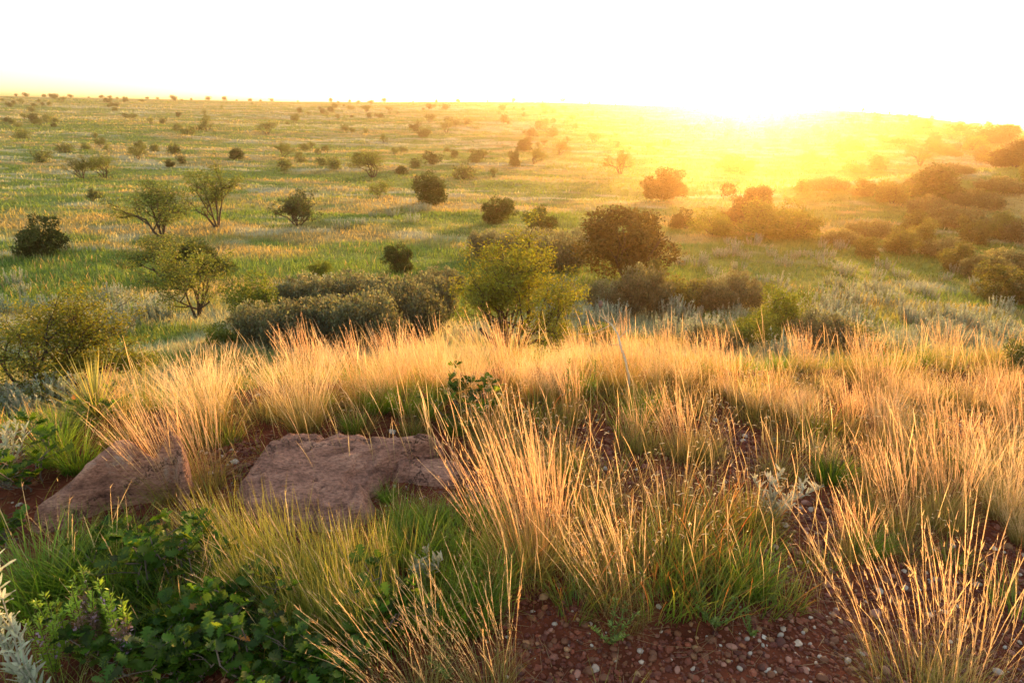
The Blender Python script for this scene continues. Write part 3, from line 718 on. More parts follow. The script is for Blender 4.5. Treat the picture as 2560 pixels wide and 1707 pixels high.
def silver_sage(h, nst, spread, lean=(0, 0), lf=.034, col=(.40, .46, .36), curl=False):
    st = MB(); lv = MB()
    for i in range(nst):
        a = rng.uniform(0, 6.28); tgt = np.array([math.cos(a)*spread*rng.uniform(.1, 1)+lean[0], math.sin(a)*spread*rng.uniform(.1, 1)+lean[1], h*rng.uniform(.6, 1)])
        path = np.array([tgt*k/7+np.array([0, 0, 0])+rng.normal(0, .006, 3)*(k > 0) for k in range(8)])
        st.tube(path, np.linspace(.0035, .0015, 8), 4, (.52, .52, .46))
        ps = []; ds = []
        for k in range(1, 8):
            for _ in range(7):
                t = rng.uniform(0, 1); p = path[k-1]*(1-t)+path[k]*t; aa = rng.uniform(0, 6.28)
                ps.append(p); ds.append((math.cos(aa), math.sin(aa), rng.uniform(.5, 2.2)))
        n = len(ps); put_leaves(lv, np.array(ps), np.array(ds), lf*rng.uniform(.5, 1.3, n), 'lance', vcol(col, n, .1, .03))
    return [('stem', st, M_SAGE), ('leaves', lv, M_SAGE)]
x, y, z, t = hit(105, 1640)
place('silver_sagebrush', silver_sage(.60, 7, .05, (-.13, .03), .045, (.48, .54, .44)), x, y, 'tall silvery sagebrush with pale lance shaped leaves at the bottom left corner', 'shrub')
x, y, z, t = hit(975, 1345)
place('silver_herb', silver_sage(.15, 8, .10, (0, 0), .03, (.42, .43, .34)), x, y, 'small pale silvery herb with curly leaves in the green grass below the small slab', 'plant')
x, y, z, t = hit(1770, 1190)
place('silver_herb', silver_sage(.22, 9, .16, (.04, 0), .035, (.45, .46, .38)), x, y, 'spreading silvery herb beside the middle patch of red gravel', 'plant')
x, y, z, t = hit(20, 1120)
place('silver_sagebrush', silver_sage(.35, 12, .2, (0, 0), .04, (.40, .45, .36)), x, y, 'bushy grey sagebrush at the left edge beyond the rock', 'shrub')
for i, (px, py) in enumerate([(160, 1520), (215, 1540), (270, 1530), (235, 1490), (130, 1570), (300, 1560)]):
    x, y, z, t = hit(px, py)
    st = MB(); lv = MB(); fl = MB(); ps = []; ds = []; cs = []
    for k in range(4):
        h = rng.uniform(.2, .3); ax = rng.normal(0, .03); ay = rng.normal(0, .03)
        path = np.array([(ax*q/6, ay*q/6, h*q/6) for q in range(7)]); st.tube(path, .0015, 3, (.14, .12, .05))
        for q in range(95):
            tt = rng.uniform(.15, 1); p = np.array((ax*tt, ay*tt, h*tt)); aa = rng.uniform(0, 6.28)
            ps.append(p); ds.append((math.cos(aa), math.sin(aa), rng.uniform(.4, 1.6))); cs.append((.26, .42, .04) if tt > .75 or i % 2 == 0 else (.26, .17, .14))
        for q in range(7):
            tt = rng.uniform(.4, .8); aa = rng.uniform(0, 6.28); cards(fl, np.array([[ax*tt+.006*math.cos(aa), ay*tt+.006*math.sin(aa), h*tt]]), .009, (.55, .40, .66))
    put_leaves(lv, np.array(ps), np.array(ds), .019, 'lance', np.array(cs))
    lab = ['feathery yellow green herb with tiny purple flowers right of the silvery sagebrush', 'brownish purple flower spikes second from the silvery sagebrush', 'upright green herb tipped yellow right of the purple spikes',
           'brown flower spikes behind the feathery herb', 'feathery green herb at the foot of the silvery sagebrush', 'brown flower spikes beside the dark oak scrub at the bottom'][i]
    place('flowering_herb', [('stem', st, M_BARK), ('leaves', lv, M_FOL), ('flowers', fl, M_FOL)], x, y, lab, 'plant', 'flowering herbs at the bottom left')
for i, (px, py, hp, lab) in enumerate([(1400, 1480, 70, 'small pale green weed on the gravel left of the golden tussock base'), (1640, 1440, 60, 'sprawling green weed at the lower fringe of the rusty tufts'), (1725, 1460, 40, 'tiny green seedling alone in the gravel'),
                                       (1300, 960, 140, 'tall green bristly weed in the fringe under the dead stalk'), (1360, 950, 130, 'second tall green weed in the fringe, right of the first'), (1040, 560+1000, 70, 'small grey green weed at the bottom by the golden stalks')]):
    x, y, z, t = hit(px, py); h = hp/1568*t; st = MB(); lv = MB(); ps = []; ds = []
    for k in range(1 if hp > 100 else 5):
        a = rng.uniform(0, 6.28); sp = 0 if hp > 100 else h*.8; tg = np.array((math.cos(a)*sp, math.sin(a)*sp, h)); path = np.array([tg*q/5 for q in range(6)])
        st.tube(path, .0018, 3, (.12, .18, .04))
        for q in range(40): p = tg*rng.uniform(.1, 1); aa = rng.uniform(0, 6.28); ps.append(p); ds.append((math.cos(aa), math.sin(aa), rng.uniform(.2, 1.2)))
    n = len(ps); put_leaves(lv, np.array(ps), np.array(ds), h*.16 if hp < 100 else .022, 'lance', vcol((.17, .27, .06), n, .2))
    place('green_weed', [('stem', st, M_FOL), ('leaves', lv, M_FOL)], x, y, lab, 'weed', None)

def yucca(h):
    lv = MB(); n = 130; a = rng.uniform(0, 6.28, n); e = rng.uniform(.05, 1.45, n)
    ribbons(lv, np.tile([[0, 0, .03]], (n, 1)), a, h*rng.uniform(.8, 1.08, n), e, .06, .0085, vcol((.13, .19, .05), n, .15), vcol((.42, .40, .14), n, .15), 3, ([0, .5, 1], [1, .8, .06]))
    fb = MB(); n = 40; ribbons(fb, np.tile([[0, 0, .03]], (n, 1)), rng.uniform(0, 6.28, n), h*rng.uniform(.3, .8, n), rng.uniform(.2, 1.4, n), 1.5, .0015, (.6, .5, .3), (.7, .6, .4), 4)
    cr = MB(); v, f = ICO1; cr.add(v*(.04, .04, .035)+(0, 0, .02), None, f, (.2, .13, .07))
    return [('leaves', lv, M_GRASS), ('fibres', fb, M_STALK), ('crown', cr, M_BARK)]
x, y, z, t = hit(225, 975)
place('yucca', yucca(135/1568*t), x, y, 'spiky yucca rosette behind the tilted rock', 'yucca')
x, y, z, t = hit(330, 930)
place('yucca', yucca(105/1568*t), x, y, 'half hidden yucca rosette under the leaning pale tussocks', 'yucca')

def dead_stalk():
    x, y, z, t = hit(1445, 905); h = 215/1568*t; st = MB(); br = MB(); pod = MB()
    P = lambda u, v: np.array([(u-.0)*h, 0, v*h])
    main = [P(0, 0), P(-.02, .2), P(-.07, .38), P(-.12, .5), P(-.17, .66), P(-.24, .76), P(-.31, .81)]
    st.tube(main, [.008, .0075, .007, .0065, .006, .0045, .003], 6, (.62, .56, .46))
    for b in ([P(-.24, .76), P(-.34, .70), P(-.44, .655), P(-.56, .645)], [P(-.15, .62), P(-.08, .70), P(-.01, .735), P(.05, .74)], [P(-.2, .7), P(-.19, .8), P(-.15, .90)], [P(-.28, .79), P(-.28, .9), P(-.3, 1.0)],
              [P(-.31, .81), P(-.36, .85), P(-.37, .92)], [P(-.29, .8), P(-.33, .87), P(-.35, .93)], [P(-.13, .55), P(-.2, .54), P(-.27, .55)]):
        br.tube(b, np.linspace(.003, .0014, len(b)), 4, (.50, .40, .28))
    v, f = ICO1; pod.add(v*(.013, .013, .022)+P(-.365, .97), None, f, (.19, .12, .11)); 
    a = rng.uniform(0, 6.28, 24); ribbons(pod, np.tile(P(-.365, .925), (24, 1)), a, .022, .5, .3, .003, (.6, .42, .2), (.7, .55, .3), 2)
    place('dead_stalk', [('stem', st, M_BARK), ('twig', br, M_BARK), ('seed_pod', pod, M_BARK)], x, y, 'pale dead stalk with bare twigs and a dry brown pod rising over the rim', 'dead stalk')
dead_stalk()

# ------------------------------------------------------------------ trees and shrubs of the valley
def branch_tree(h, w, seed, nst=4, depth=4, droop=0.0, low=.15, wig=.22):
    """woody skeleton; returns tubes and the twig end points"""
    r = np.random.default_rng(seed); tb = MB(); ends = []
    def grow(p, d, L, rad, k):
        n = 4; pts = [p]
        for i in range(n):
            d = d+r.normal(0, wig*.5, 3); d[2] += .05; d /= np.linalg.norm(d); p = p+d*L/n; pts.append(p)
        tb.tube(pts, np.linspace(rad, rad*.62, n+1), 5 if rad > .02 else 3, (.075, .052, .040))
        if k == 0:
            ends.append((p, d)); return
        if k <= 2: ends.append((pts[2], d))
        for i in range(2 if r.random() < .45 else 3):
            nd = d+r.normal(0, .62, 3); nd[2] = nd[2]*.7+.12-droop; nd /= np.linalg.norm(nd)
            grow(pts[int(r.integers(2, 5))], nd, L*r.uniform(.62, .88), rad*.58, k-1)
    for i in range(nst):
        a = 6.28*i/nst+r.uniform(-.5, .5); sp = r.uniform(.35, .95)*(w/h)
        d = np.array([math.cos(a)*sp, math.sin(a)*sp, 1.0]); d /= np.linalg.norm(d)
        grow(np.array([math.cos(a)*.04, math.sin(a)*.04, -.15]), d, h*.38, h*.020+.01, depth)
    return tb, ends
def fit(ends, tb, h, w):
    E = np.array([e[0] for e in ends]); sx = w*.5/max(np.percentile(np.hypot(E[:, 0], E[:, 1]), 92), .01); sz = h*.96/np.percentile(E[:, 2], 97)
    S = np.array([sx, sx, sz]); tb.v = [v*S for v in tb.v]; return E*S
def mesquite(h, w, seed, nleaf=15000, col=(.17, .22, .03), lf=.05, nst=4, fog=.16):
    tb, ends = branch_tree(h, w, seed, nst); E = fit(ends, tb, h, w)
    r = np.random.default_rng(seed+1); k = r.integers(0, len(E), nleaf)
    clump = .7+.6*npnoise(np.arange(len(E))*1.7, np.zeros(len(E)), seed)
    pos = E[k]+r.normal(0, 1, (nleaf, 3))*np.array([fog, fog, fog*.75])*(h/3.2); keep = (pos[:, 2] > h*(.16+.16*r.uniform(0, 1, nleaf))); pos = pos[keep]; k = k[keep]
    cm = MB(); cards(cm, pos, lf*r.uniform(.5, 1.2, len(pos)), vcol(col, len(pos), .2, .08)*clump[k][:, None], .1, 2.2)
    return [('trunk', tb, M_BARK), ('crown', cm, M_FOL)]
def dense_bush(h, w, seed, nleaf=9000, col=(.050, .080, .022), lf=.09, nblob=9, mat=None, ragged=.16, low=.06, br=(.17, .30)):
    """dense evergreen: leaf sprays through several lobes of uneven size, trunk inside"""
    r = np.random.default_rng(seed); tb, ends = branch_tree(h*.8, w*.6, seed, 3, 2); fit(ends, tb, h*.8, w*.6)
    cen = []; 
    for i in range(nblob):
        a = r.uniform(0, 6.28); q = r.uniform(0, .88)**.7; z = r.uniform(.16, .84); sh = math.sqrt(max(.1, 1-(abs(z-.42)/.62)**2))
        cen.append((math.cos(a)*q*w*.5*sh, math.sin(a)*q*w*.5*sh, z*h, r.uniform(*br)*min(w, h*1.4)))
    if nblob >= 14:
        for a in r.uniform(0, 6.28, 6): cen.append((math.cos(a)*w*.22, math.sin(a)*w*.22, h*r.uniform(.14, .26), .15*w))
    cen.append((0, 0, h*.40, (.30 if nblob < 10 else .22)*w)); cen = np.array(cen); wt = cen[:, 3]**2; k = r.choice(len(cen), nleaf, p=wt/wt.sum())
    d = r.normal(0, 1, (nleaf, 3)); d /= np.linalg.norm(d, axis=1)[:, None]
    bump = 1+ragged*2.2*(npnoise(d[:, 0]*3+k*7, d[:, 1]*3+d[:, 2]*4, seed)-.5)
    rad = cen[k, 3]*r.uniform(.35, 1, nleaf)**.45*bump
    pos = cen[k, :3]+d*rad[:, None]*np.array([1, 1, .9])+r.normal(0, lf*.5, (nleaf, 3)); ok = pos[:, 2] > h*low; pos = pos[ok]; d = d[ok]; kk = k[ok]
    tone = .75+.5*npnoise(pos[:, 0]*2.2/h*2, pos[:, 2]*2.2/h*2+pos[:, 1], seed+3)
    cm = MB(); cards(cm, pos, lf*r.uniform(.5, 1.25, len(pos)), vcol(col, len(pos), .22, .07)*tone[:, None], .35, 1.5, d)
    return [('trunk', tb, M_BARK), ('crown', cm, mat or M_DARKFOL)]
def scrub(h, w, seed, nleaf=9000, col=(.17, .18, .10), lf=.075, mat=None):
    """many upright leafy stems"""
    r = np.random.default_rng(seed); tb = MB(); n = int(60); a = r.uniform(0, 6.28, n); q = np.sqrt(r.uniform(0, 1, n))*w*.5
    hh = h*(1-.45*(q/(w*.5))**2)*r.uniform(.65, 1.05, n); bx, by = np.cos(a)*q*.75, np.sin(a)*q*.75; tx, ty = np.cos(a)*q, np.sin(a)*q
    ps = []; 
    for i in range(n):
        tb.tube([(bx[i], by[i], -.1), ((bx[i]+tx[i])/2, (by[i]+ty[i])/2, hh[i]*.5), (tx[i], ty[i], hh[i])], [.012, .008, .004], 3, (.13, .10, .08))
    k = r.integers(0, n, nleaf); t = r.uniform(.12, 1, nleaf)**.75
    px = bx[k]+(tx[k]-bx[k])*t; py = by[k]+(ty[k]-by[k])*t; pz = hh[k]*t; sg = w*.035+.05
    pos = np.stack([px, py, pz], -1)+r.normal(0, 1, (nleaf, 3))*np.array([sg, sg, .05])*(1.3-.6*t)[:, None]; pos = pos[pos[:, 2] > .03]
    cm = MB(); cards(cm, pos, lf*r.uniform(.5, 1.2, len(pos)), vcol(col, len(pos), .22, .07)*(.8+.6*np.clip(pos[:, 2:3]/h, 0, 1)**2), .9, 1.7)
    return [('stems', tb, M_BARK), ('foliage', cm, mat or M_FOL)]
LIB = {}
def lib(kind, v):
    if (kind, v) not in LIB:
        sd = 100+v*13
        if kind == 'mesq': p = mesquite(3.3, 4.0, sd, 30000, (.20, .215, .014), .038, 7, .13)
        elif kind == 'mesqm': p = mesquite(3.3, 3.6, sd+5, 6500, (.15, .19, .03), .055, 4, .16)
        elif kind == 'jun': p = dense_bush(3.0, 3.4, sd, 8000, (.070, .098, .022), .11, 15, None, .32, .06, (.10, .22))
        elif kind == 'oak': p = dense_bush(5.0, 6.2, sd, 24000, (.105, .085, .018), .12, 30, M_DARKFOL, .36, .03, (.08, .165))
        elif kind == 'bush': p = dense_bush(2.0, 2.8, sd, 8500, (.14, .19, .02), .065, 16, M_FOL, .34, .02, (.09, .2))
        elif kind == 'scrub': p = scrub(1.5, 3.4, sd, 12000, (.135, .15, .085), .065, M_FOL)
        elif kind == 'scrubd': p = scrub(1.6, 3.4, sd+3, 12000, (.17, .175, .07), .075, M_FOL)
        elif kind == 'olive': p = dense_bush(1.9, 2.7, sd+31, 7000, (.14, .155, .035), .075, 14, M_FOL, .36, .02, (.09, .2))
        elif kind == 'arms': p = mesquite(3.0, 4.0, sd+8, 3500, (.07, .10, .03), .10, 5, .12)
        LIB[(kind, v)] = [(nm, mb.mesh(kind+'_'+nm, mt)) for nm, mb, mt in p]
    return LIB[(kind, v)]
NAMES = {'mesq': 'mesquite_tree', 'mesqm': 'mesquite_tree', 'jun': 'juniper_tree', 'oak': 'oak_tree', 'bush': 'leafy_bush', 'scrub': 'grey_scrub', 'scrubd': 'brown_scrub', 'arms': 'bare_armed_tree', 'olive': 'olive_scrub'}
DIM = {'mesq': (3.3, 4.0), 'mesqm': (3.3, 3.6), 'jun': (3.0, 3.4), 'oak': (5.3, 6.2), 'bush': (2.0, 2.8), 'scrub': (1.5, 3.4), 'scrubd': (1.6, 3.4), 'arms': (3.0, 4.0), 'olive': (1.9, 2.7)}
VC = {}
def plant(px, py, hp, wp, kind, label, group=None, cat=None):
    x, y, z, t = hit(px, py); h = hp/1568*t; w = wp/1568*t
    v = VC.get(kind, -1)+1; VC[kind] = v; v %= 3 if kind not in ('oak',) else 2
    H0, W0 = DIM[kind]; e = empty(NAMES[kind], (x, y, z-.03), rng.uniform(0, 6.28), (w/W0, w/W0, h/H0))
    for nm, me in lib(kind, v): o = bpy.data.objects.new(nm, me); C.objects.link(o); o.parent = e
    tag(e, label, cat or ('tree' if kind in ('mesq', 'mesqm', 'jun', 'oak', 'arms') else 'bush'), group); return e
TREES = [
 (1170, 818, 262, 315, 'mesq', 'large yellow green mesquite with many dark stems, just beyond the middle of the rim'),
 (110, 920, 180, 330, 'mesq', 'wide yellow green mesquite at the left edge behind the yucca'),
 (455, 728, 145, 165, 'mesqm', 'crooked mesquite with bare forked trunk left of the grey scrub'),
 (385, 645, 95, 150, 'mesqm', 'airy mesquite just left behind the crooked one'),
 (470, 630, 78, 125, 'jun', 'dark low spreading juniper behind the crooked mesquite'),
 (375, 545, 112, 155, 'mesqm', 'airy mesquite with spreading bare forks, left middle distance'),
 (500, 522, 120, 120, 'mesqm', 'taller airy mesquite right of the forked one, left middle distance'),
 (90, 588, 74, 90, 'jun', 'round dark juniper standing alone near the left edge'),
 (685, 518, 68, 98, 'arms', 'dark juniper with two bare upstretched arms'),
 (995, 470, 68, 88, 'jun', 'round dark juniper in open grass left of the sun side trees'),
 (1140, 512, 62, 84, 'jun', 'round reddish dark juniper lower right of the lone one'),
 (1237, 540, 66, 80, 'jun', 'small round juniper just left of the biggest oak'),
 (855, 408, 56, 92, 'mesqm', 'bushy mesquite standing alone at the centre left'),
 (825, 375, 22, 26, 'jun', 'small dark juniper behind the lone bushy mesquite'),
 (920, 625, 68, 74, 'jun', 'small bright green tree behind the grey scrub thicket'),
 (735, 635, 40, 60, 'bush', 'low yellow green bush beyond the grey scrub thicket'),
 (1440, 645, 172, 235, 'oak', 'biggest dark oak glowing orange in front of the sun'),
 (1520, 460, 76, 105, 'oak', 'round oak washed orange directly under the sunburst'),
 (1705, 520, 95, 120, 'oak', 'tall middle crown of the orange thicket under the sun'),
 (1640, 540, 60, 110, 'bush', 'left shoulder bush of the orange thicket under the sun'),
 (1745, 545, 80, 150, 'bush', 'right shoulder bush of the orange thicket under the sun'),
 (1825, 545, 60, 120, 'bush', 'low right hand end bush of the orange thicket'),
 (1560, 525, 44, 56, 'jun', 'small bush between the biggest oak and the orange thicket'),
 (1425, 400, 50, 68, 'mesqm', 'airy mesquite hazed orange left above the round oak'),
 (1183, 383, 34, 28, 'jun', 'small upright dark juniper in the centre distance'),
 (1203, 347, 27, 40, 'jun', 'small dark juniper above the upright one'),
 (1226, 378, 34, 50, 'mesqm', 'small airy mesquite right beside the upright juniper'),
 (1286, 356, 27, 44, 'mesqm', 'small airy mesquite right of the centre distance junipers'),
 (870, 455, 34, 55, 'mesqm', 'thin pale mesquite just left of the lone round juniper'),
 (215, 462, 24, 34, 'arms', 'small ragged dark tree in the left distance'),
 (190, 410, 40, 60, 'mesqm', 'left one of two brownish mesquites side by side'),
 (240, 410, 44, 62, 'mesqm', 'right one of two brownish mesquites side by side'),
 (390, 384, 16, 20, 'jun', 'tiny round juniper below the grove in the left distance'),
 (318, 366, 30, 44, 'mesqm', 'rounded dark green mesquite in the left distance'),
 (540, 366, 22, 34, 'jun', 'small dark juniper in the grove left of centre'),
 (650, 360, 28, 50, 'mesqm', 'rounded grey mesquite left of centre in the distance'),
 (1690, 395, 40, 90, 'oak', 'broad tree drowned in yellow glare beneath the sun'),
 (1850, 380, 26, 60, 'mesqm', 'faint tree in the yellow glare right of the sun'),
 (2110, 382, 48, 74, 'mesqm', 'umbrella shaped mesquite on the right in the sunny grass'),
 (2013, 392, 32, 38, 'jun', 'small upright juniper left of the umbrella shaped mesquite'),
 (1962, 396, 24, 44, 'bush', 'low orange bush left of the small upright juniper'),
 (2148, 328, 18, 24, 'jun', 'upper one of two little junipers on the right slope'),
 (2148, 346, 18, 24, 'jun', 'lower one of two little junipers on the right slope'),
 (2150, 462, 72, 112, 'jun', 'big dark mounded juniper in the right hand scrub'),
 (2270, 330, 38, 90, 'oak', 'wide dark oak clump on the right skyline slope'),
 (2195, 302, 18, 40, 'jun', 'low dark juniper on the right skyline'),
 (2120, 296, 16, 46, 'jun', 'left low juniper on the right skyline'),
 (2230, 345, 26, 50, 'bush', 'bush below the wide oak clump on the right slope'),
 (2330, 385, 52, 110, 'oak', 'dark oak on the mound at the right edge'),
 (2265, 372, 28, 60, 'bush', 'bush on the top of the right hand mound'),
 (2180, 358, 22, 60, 'bush', 'pale bush just left of the right hand mound'),
 (600, 745, 105, 140, 'bush', 'bright green leafy bush at the left end of the grey scrub'),
 (830, 765, 85, 130, 'bush', 'dark green bush growing inside the grey scrub'),
 (510, 800, 60, 100, 'bush', 'yellow green bush below the left end of the grey scrub'),
 (1790, 775, 115, 120, 'bush', 'upright yellow green bush right of the rim stalks'),
 (1385, 795, 55, 120, 'bush', 'yellow green bush behind the dead stalk'),
 (1720, 790, 75, 120, 'bush', 'dull green bush left beside the upright yellow green bush'),
]
for a in TREES: plant(*a)
SCR = [(680, 800, 95, 190, 'scrub'), (760, 790, 100, 190, 'scrub'), (850, 800, 110, 190, 'scrub'), (930, 775, 110, 190, 'scrub'), (985, 735, 100, 150, 'scrub'), (700, 720, 75, 150, 'scrub'), (800, 705, 70, 170, 'scrub'), (890, 720, 80, 150, 'scrub'), (600, 790, 80, 150, 'scrub'), (1010, 670, 50, 110, 'scrub'),
       (1130, 590, 55, 130, 'scrub'), (1200, 600, 60, 150, 'scrub'), (1280, 620, 75, 140, 'scrub'), (1250, 580, 50, 120, 'scrub'), (1330, 590, 55, 90, 'scrub')]
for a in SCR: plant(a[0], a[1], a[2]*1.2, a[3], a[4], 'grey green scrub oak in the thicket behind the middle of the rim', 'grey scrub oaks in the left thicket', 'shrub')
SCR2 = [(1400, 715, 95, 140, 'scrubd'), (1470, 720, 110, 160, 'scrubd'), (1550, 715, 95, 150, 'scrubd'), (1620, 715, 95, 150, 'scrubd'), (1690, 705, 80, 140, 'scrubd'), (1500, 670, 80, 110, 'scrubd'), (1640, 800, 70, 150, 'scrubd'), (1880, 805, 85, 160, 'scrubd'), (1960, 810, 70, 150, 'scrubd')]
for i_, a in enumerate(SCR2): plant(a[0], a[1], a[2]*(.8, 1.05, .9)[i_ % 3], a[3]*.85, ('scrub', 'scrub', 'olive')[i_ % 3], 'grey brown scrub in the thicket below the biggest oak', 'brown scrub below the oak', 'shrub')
SCR3 = [(2130, 500, 55, 120, 'scrubd'), (2230, 560, 55, 120, 'scrubd'), (2170, 590, 50, 130, 'scrubd'), (2120, 560, 50, 120, 'scrubd'), (2260, 640, 60, 130, 'scrubd'), (1990, 590, 45, 120, 'scrubd'), (2190, 400, 26, 90, 'scrubd'), (2050, 468, 50, 130, 'scrubd'), (2240, 478, 45, 130, 'scrubd'), (2100, 535, 45, 170, 'scrubd'), (2200, 520, 50, 170, 'scrubd'), (2290, 545, 50, 150, 'scrubd'), (2000, 545, 45, 150, 'scrubd'), (2060, 580, 55, 160, 'scrubd'), (1930, 560, 40, 110, 'scrubd'), (2200, 620, 55, 170, 'scrubd'), (2310, 620, 50, 150, 'scrubd'), (2290, 690, 75, 180, 'scrubd'), (2380, 700, 75, 150, 'scrubd'), (2350, 860, 90, 170, 'scrubd'), (1900, 435, 32, 120, 'scrubd'), (1840, 440, 26, 90, 'scrubd'),
        (2370, 560, 60, 150, 'scrubd'), (1980, 450, 36, 110, 'scrubd'), (2060, 330, 18, 90, 'scrubd'), (1960, 345, 22, 110, 'scrubd'), (2300, 440, 35, 130, 'scrubd'), (2380, 420, 50, 140, 'scrubd'), (2130, 430, 30, 110, 'scrubd')]
for i_, a in enumerate(SCR3): plant(a[0], a[1], a[2]*(.95 if i_ % 2 else .8), a[3]*(.5 if i_ % 2 else .7), 'olive' if i_ % 2 else a[4], 'olive scrub bush on the right hand slope', 'olive scrub on the right hand slope', 'shrub')

# small bushes dotted over the far plain
def far_bushes():
    pro = []
    for v in range(8):
        if v % 3 == 0: p = mesquite(3.0, 3.8, 500+v, 900, (.16, .20, .06), .17, 4, .24)
        elif v % 3 == 1: p = dense_bush(2.6, 3.2, 500+v, 700, (.075, .10, .032), .26, 6)
        else: p = dense_bush(2.2, 3.8, 500+v, 700, (.13, .17, .05), .25, 7, M_FOL, .25)
        mb = MB()
        for nm, b, mt in p[::-1]:
            off = mb.n
            mb.v += b.v; mb.c += b.c; mb.q += [q+off for q in b.q]; mb.t += [q+off for q in b.t]; mb.n += b.n
        pro.append(mb.mesh('far_bush', M_DARKFOL if v % 3 == 1 else M_FOL))
    n = 0; tries = 0; known = [hit(a[0], a[1])[:2] for a in TREES]
    names = [('mesquite_bush', 'small airy mesquite dotted over the far plain', 'far mesquites'), ('juniper_bush', 'small dark juniper dotted over the far plain', 'far junipers'), ('green_bush', 'low spreading bush dotted over the far plain', 'far low bushes')]
    while n < 285 and tries < 20000:
        tries += 1
        px = rng.uniform(-60, 2400); u = rng.uniform(0, 1)
        hz = 222+.0263*px-10
        if px < 1150: py = hz+4+u**1.5*170
        else: py = hz+4+u**1.6*115
        if px > 1150 and rng.random() < .45: continue
        # clumps
        if fbm(np.array([px/90.]), np.array([py/22.]), 88, 2)[0] < .5: continue
        x, y, z, t = hit(px, py)
        if t > 1100 or t < 60: continue
        if any(math.hypot(x-a, y-b) < 7 for a, b in known): continue
        known.append((x, y)); v = int(rng.choice(8)); s = float(rng.lognormal(0, .33))*(.75 if t < 250 else .95)
        s = min(s*(1.1 if px < 800 else .95), 1.6); o = bpy.data.objects.new(names[v % 3][0], pro[v]); C.objects.link(o)
        o.location = (x, y, z-.05); o.scale = (s*rng.uniform(.85, 1.3), s, s); o.rotation_euler = (0, 0, rng.uniform(0, 6.28))
        wp = 'left third' if px < 784 else 'middle third' if px < 1568 else 'right third'
        tag(o, names[v % 3][1].replace('over the', 'over the '+wp+' of the'), 'bush', names[v % 3][2]+' of the '+wp); n += 1
    # skyline bushes
    for px in list(range(5, 620, 34))+list(range(640, 1500, 60))+list(range(1560, 2080, 60)):
        a = pix_dir(px+rng.uniform(-14, 14), 300); ang = math.atan2(a.x, a.y)
        rc = float(smooth_tab(np.array([math.degrees(ang)]), _AZ, _RC)[0]); rr = np.linspace(rc*.8, rc*1.1, 60); zz = H(np.sin(ang)*rr, np.cos(ang)*rr)
        k = int(np.argmax((zz-EYE)/rr)); x, y = math.sin(ang)*rr[k], math.cos(ang)*rr[k]; s = float(np.clip(rng.lognormal(.15, .4), .6, 2.0))
        v = int(rng.choice([1, 4, 7, 2])); o = bpy.data.objects.new('skyline_bush', pro[v]); C.objects.link(o); o.location = (x, y, zz[k]-.1); o.scale = (s*1.3, s, s); o.rotation_euler = (0, 0, rng.uniform(0, 6.28))
        tag(o, 'little dark bush standing up on the skyline ridge', 'bush', 'bushes on the skyline')
far_bushes()

# silver sage plants of the valley
def sage_clumps():
    pro = []
    for v in range(4):
        n = 24; a = rng.uniform(0, 6.28, n); q = np.sqrt(rng.uniform(0, 1, n))*.5
        root = np.stack([q*np.cos(a), q*np.sin(a), np.zeros(n)-.03], -1); mb = MB()
        P = ribbons(mb, root, a, rng.uniform(.45, .95, n), rng.uniform(.0, .22, n), .15, .035, vcol((.16, .19, .11), n, .12), vcol((.33, .37, .29), n, .1), 4, ([0, .4, .8, 1], [.8, 1.6, 1.3, .3]))
        for k in range(1, 5):
            for j in range(5):
                t = rng.uniform(0, 1, (n, 1)); pos = P[:, k-1]*t+P[:, k]*(1-t)+rng.normal(0, .016, (n, 3)); cards(mb, pos, .034, vcol((.34, .39, .30), n, .15), 2.2, 2.6)
        pro.append(mb.mesh('sage_spires', M_SAGE))
    regs = [(40, 290, 700, 790, 26), (290, 420, 690, 740, 8), (0, 140, 930, 1010, 14), (1560, 1950, 590, 720, 26), (1900, 2352, 620, 800, 46), (1500, 1700, 720, 790, 18), (1340, 1420, 700, 760, 10), (1650, 1950, 540, 600, 16), (640, 760, 655, 700, 8), (900, 1000, 480, 515, 4),
            (850, 950, 455, 500, 2), (1750, 2352, 720, 830, 34), (0, 60, 640, 720, 3), (770, 860, 515, 560, 3), (1240, 1340, 660, 740, 6), (80, 520, 560, 600, 3)]
    where = ['in the lit patch above the yellow mesquite at the left edge', 'beside the crooked mesquite with the bare trunk', 'at the left edge beyond the yucca', 'between the brown scrub and the orange thicket', 'on the right slope between the olive scrub bushes', 'in the middle, below the brown scrub thicket', 'right beside the dead stalk', 'at the foot of the orange thicket', 'at the back of the grey scrub thicket', 'near the round dark juniper in the open grass', 'left of the round dark juniper in the open grass', 'in the lower right of the valley just over the rim', 'at the left edge of the valley', 'in the open grass right of the two armed juniper', 'between the big mesquite and the biggest oak', 'in the left valley below the lone round juniper']
    for (x0, x1, y0, y1, n), wh in zip(regs, where):
        i = 0
        while i < n:
            x, y, z, t = hit(rng.uniform(x0, x1), rng.uniform(y0, y1)); i += 1
            if t < 11: continue
            s = float(rng.uniform(.7, 1.3)); o = bpy.data.objects.new('sage_clump', pro[int(rng.integers(0, 4))]); C.objects.link(o)
            o.location = (x, y, z); o.scale = (s*(1+.003*t), s*(1+.003*t), s); o.rotation_euler = (0, 0, rng.uniform(0, 6.28))
            tag(o, 'silver sage spires '+wh, 'sage', 'wild sage '+wh)
sage_clumps()

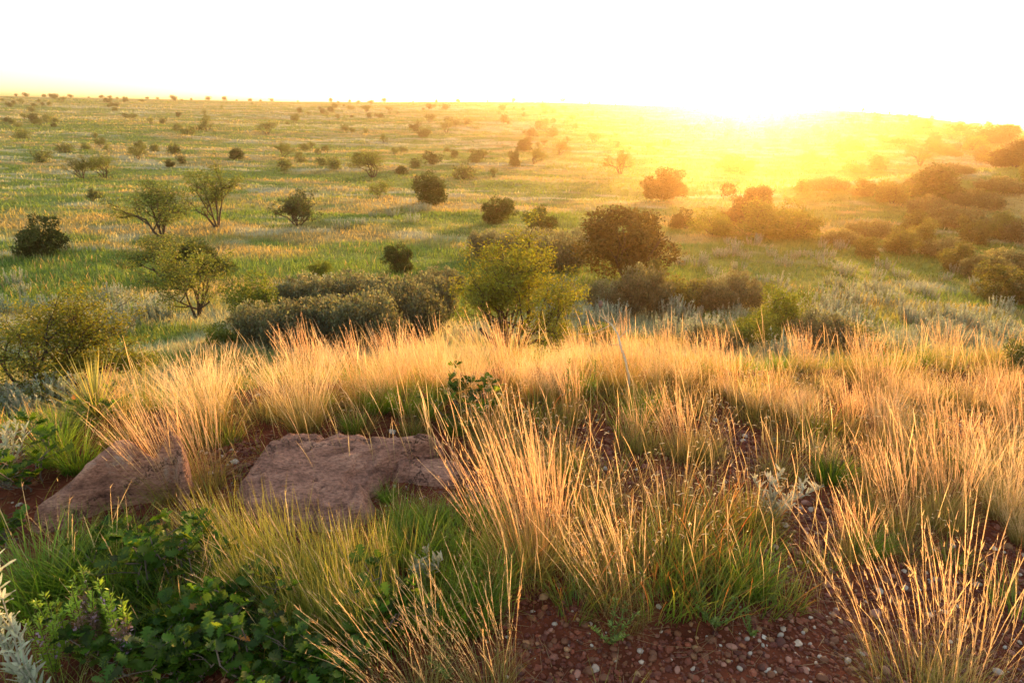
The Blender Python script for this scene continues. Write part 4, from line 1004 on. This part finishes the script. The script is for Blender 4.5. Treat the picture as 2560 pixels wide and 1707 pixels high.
def valley_grass():
    """the grass cover of slope and plain"""
    mb = MB()
    def layer(N, r0, r1, hm, wf, seg, pw=1.0):
        u = rng.uniform(0, 1, N)**pw; r = r0*(r1/r0)**u; a = np.radians(rng.uniform(-46, 46, N)); x, y = r*np.sin(a), r*np.cos(a)
        k = y > edge_y(x)+.15; x, y, r = x[k], y[k], r[k]; n = len(x)
        tall = fbm(x/7, y/4, 66, 3); dens = fbm(x/2.2, y/1.6, 67, 2)
        c = plain_col(x, y)
        cl = rng.uniform(0, 1, n) < (.03+.16*(fbm(x/20, y/8, 70, 2) >.52))*(1-sst(25, 90, r))          # dry gold seed stalks
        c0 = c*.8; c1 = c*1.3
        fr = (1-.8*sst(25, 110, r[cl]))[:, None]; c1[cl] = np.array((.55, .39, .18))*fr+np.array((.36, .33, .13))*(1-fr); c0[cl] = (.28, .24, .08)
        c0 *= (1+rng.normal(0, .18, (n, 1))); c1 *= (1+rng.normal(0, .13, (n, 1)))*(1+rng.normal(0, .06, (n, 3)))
        h = hm*(.45+1.1*tall)*rng.uniform(.6, 1.2, n)*(1+.25*cl)*(.35+.65*sst(5, 13, r))
        z = H(x, y)-.03
        w = np.clip(wf*r, .006, None)*rng.uniform(.6, 1.3, n)
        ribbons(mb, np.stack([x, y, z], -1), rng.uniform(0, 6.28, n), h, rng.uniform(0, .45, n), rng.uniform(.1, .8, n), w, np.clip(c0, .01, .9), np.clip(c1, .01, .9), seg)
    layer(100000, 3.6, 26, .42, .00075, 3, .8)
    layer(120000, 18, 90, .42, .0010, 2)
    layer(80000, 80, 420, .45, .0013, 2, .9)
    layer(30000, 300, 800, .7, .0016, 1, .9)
    tag(mb.build('valley_grass', M_GRASS), kind='stuff')
valley_grass()
HAZE_ON = True
if HAZE_ON: haze()

# ------------------------------------------------------------------ labels of the repeats: each told by its place in its row
ORD = 'leftmost second third fourth fifth sixth seventh eighth ninth tenth eleventh twelfth thirteenth fourteenth fifteenth sixteenth seventeenth eighteenth nineteenth twentieth twenty-first twenty-second twenty-third twenty-fourth twenty-fifth twenty-sixth twenty-seventh twenty-eighth twenty-ninth thirtieth thirty-first thirty-second thirty-third thirty-fourth thirty-fifth thirty-sixth thirty-seventh thirty-eighth thirty-ninth fortieth'.split()
def order_labels(group, phrase, limit=40):
    m = [o for o in C.objects if o.parent is None and o.get('group') == group]
    inv = CAM_M.inverted()
    m.sort(key=lambda o: (lambda v: v.x/-v.z)(inv @ o.location))
    if len(m) > limit: return
    for i, o in enumerate(m):
        if i == len(m)-1: o['label'] = 'rightmost of the '+phrase
        else: o['label'] = ORD[i]+(' of the ' if i == 0 else ' from the left of the ')+phrase
order_labels('pale tussocks along the middle of the rim', 'pale feathery tussocks in the rim fringe behind the slab')
order_labels('golden tussocks on the rim below the sun', 'golden tussocks on the rim below the sunburst')
order_labels('golden tussocks along the right of the rim', 'golden tussocks on the right part of the rim')
order_labels('golden tussocks in the right foreground', 'golden tussocks right of the middle gravel patch')
order_labels('arching grass in front of the slab', 'arching green tufts in front of the slab')
order_labels('green tufts round the slabs', 'lush green tufts round the slabs')
order_labels('rusty tufts above the gravel', 'rusty tipped tufts above the gravel')
order_labels('grey scrub oaks in the left thicket', 'grey green scrub oaks in the left thicket')
order_labels('brown scrub below the oak', 'brownish scrub bushes below the biggest oak')
order_labels('olive scrub on the right hand slope', 'olive scrub bushes on the right slope')
order_labels('small golden tufts of the rim', 'small golden tufts in the short grass')
order_labels('small green tufts of the rim', 'small plain green tufts in the short grass')
order_labels('small rusty tufts of the rim', 'small rusty tipped tufts in the short grass')
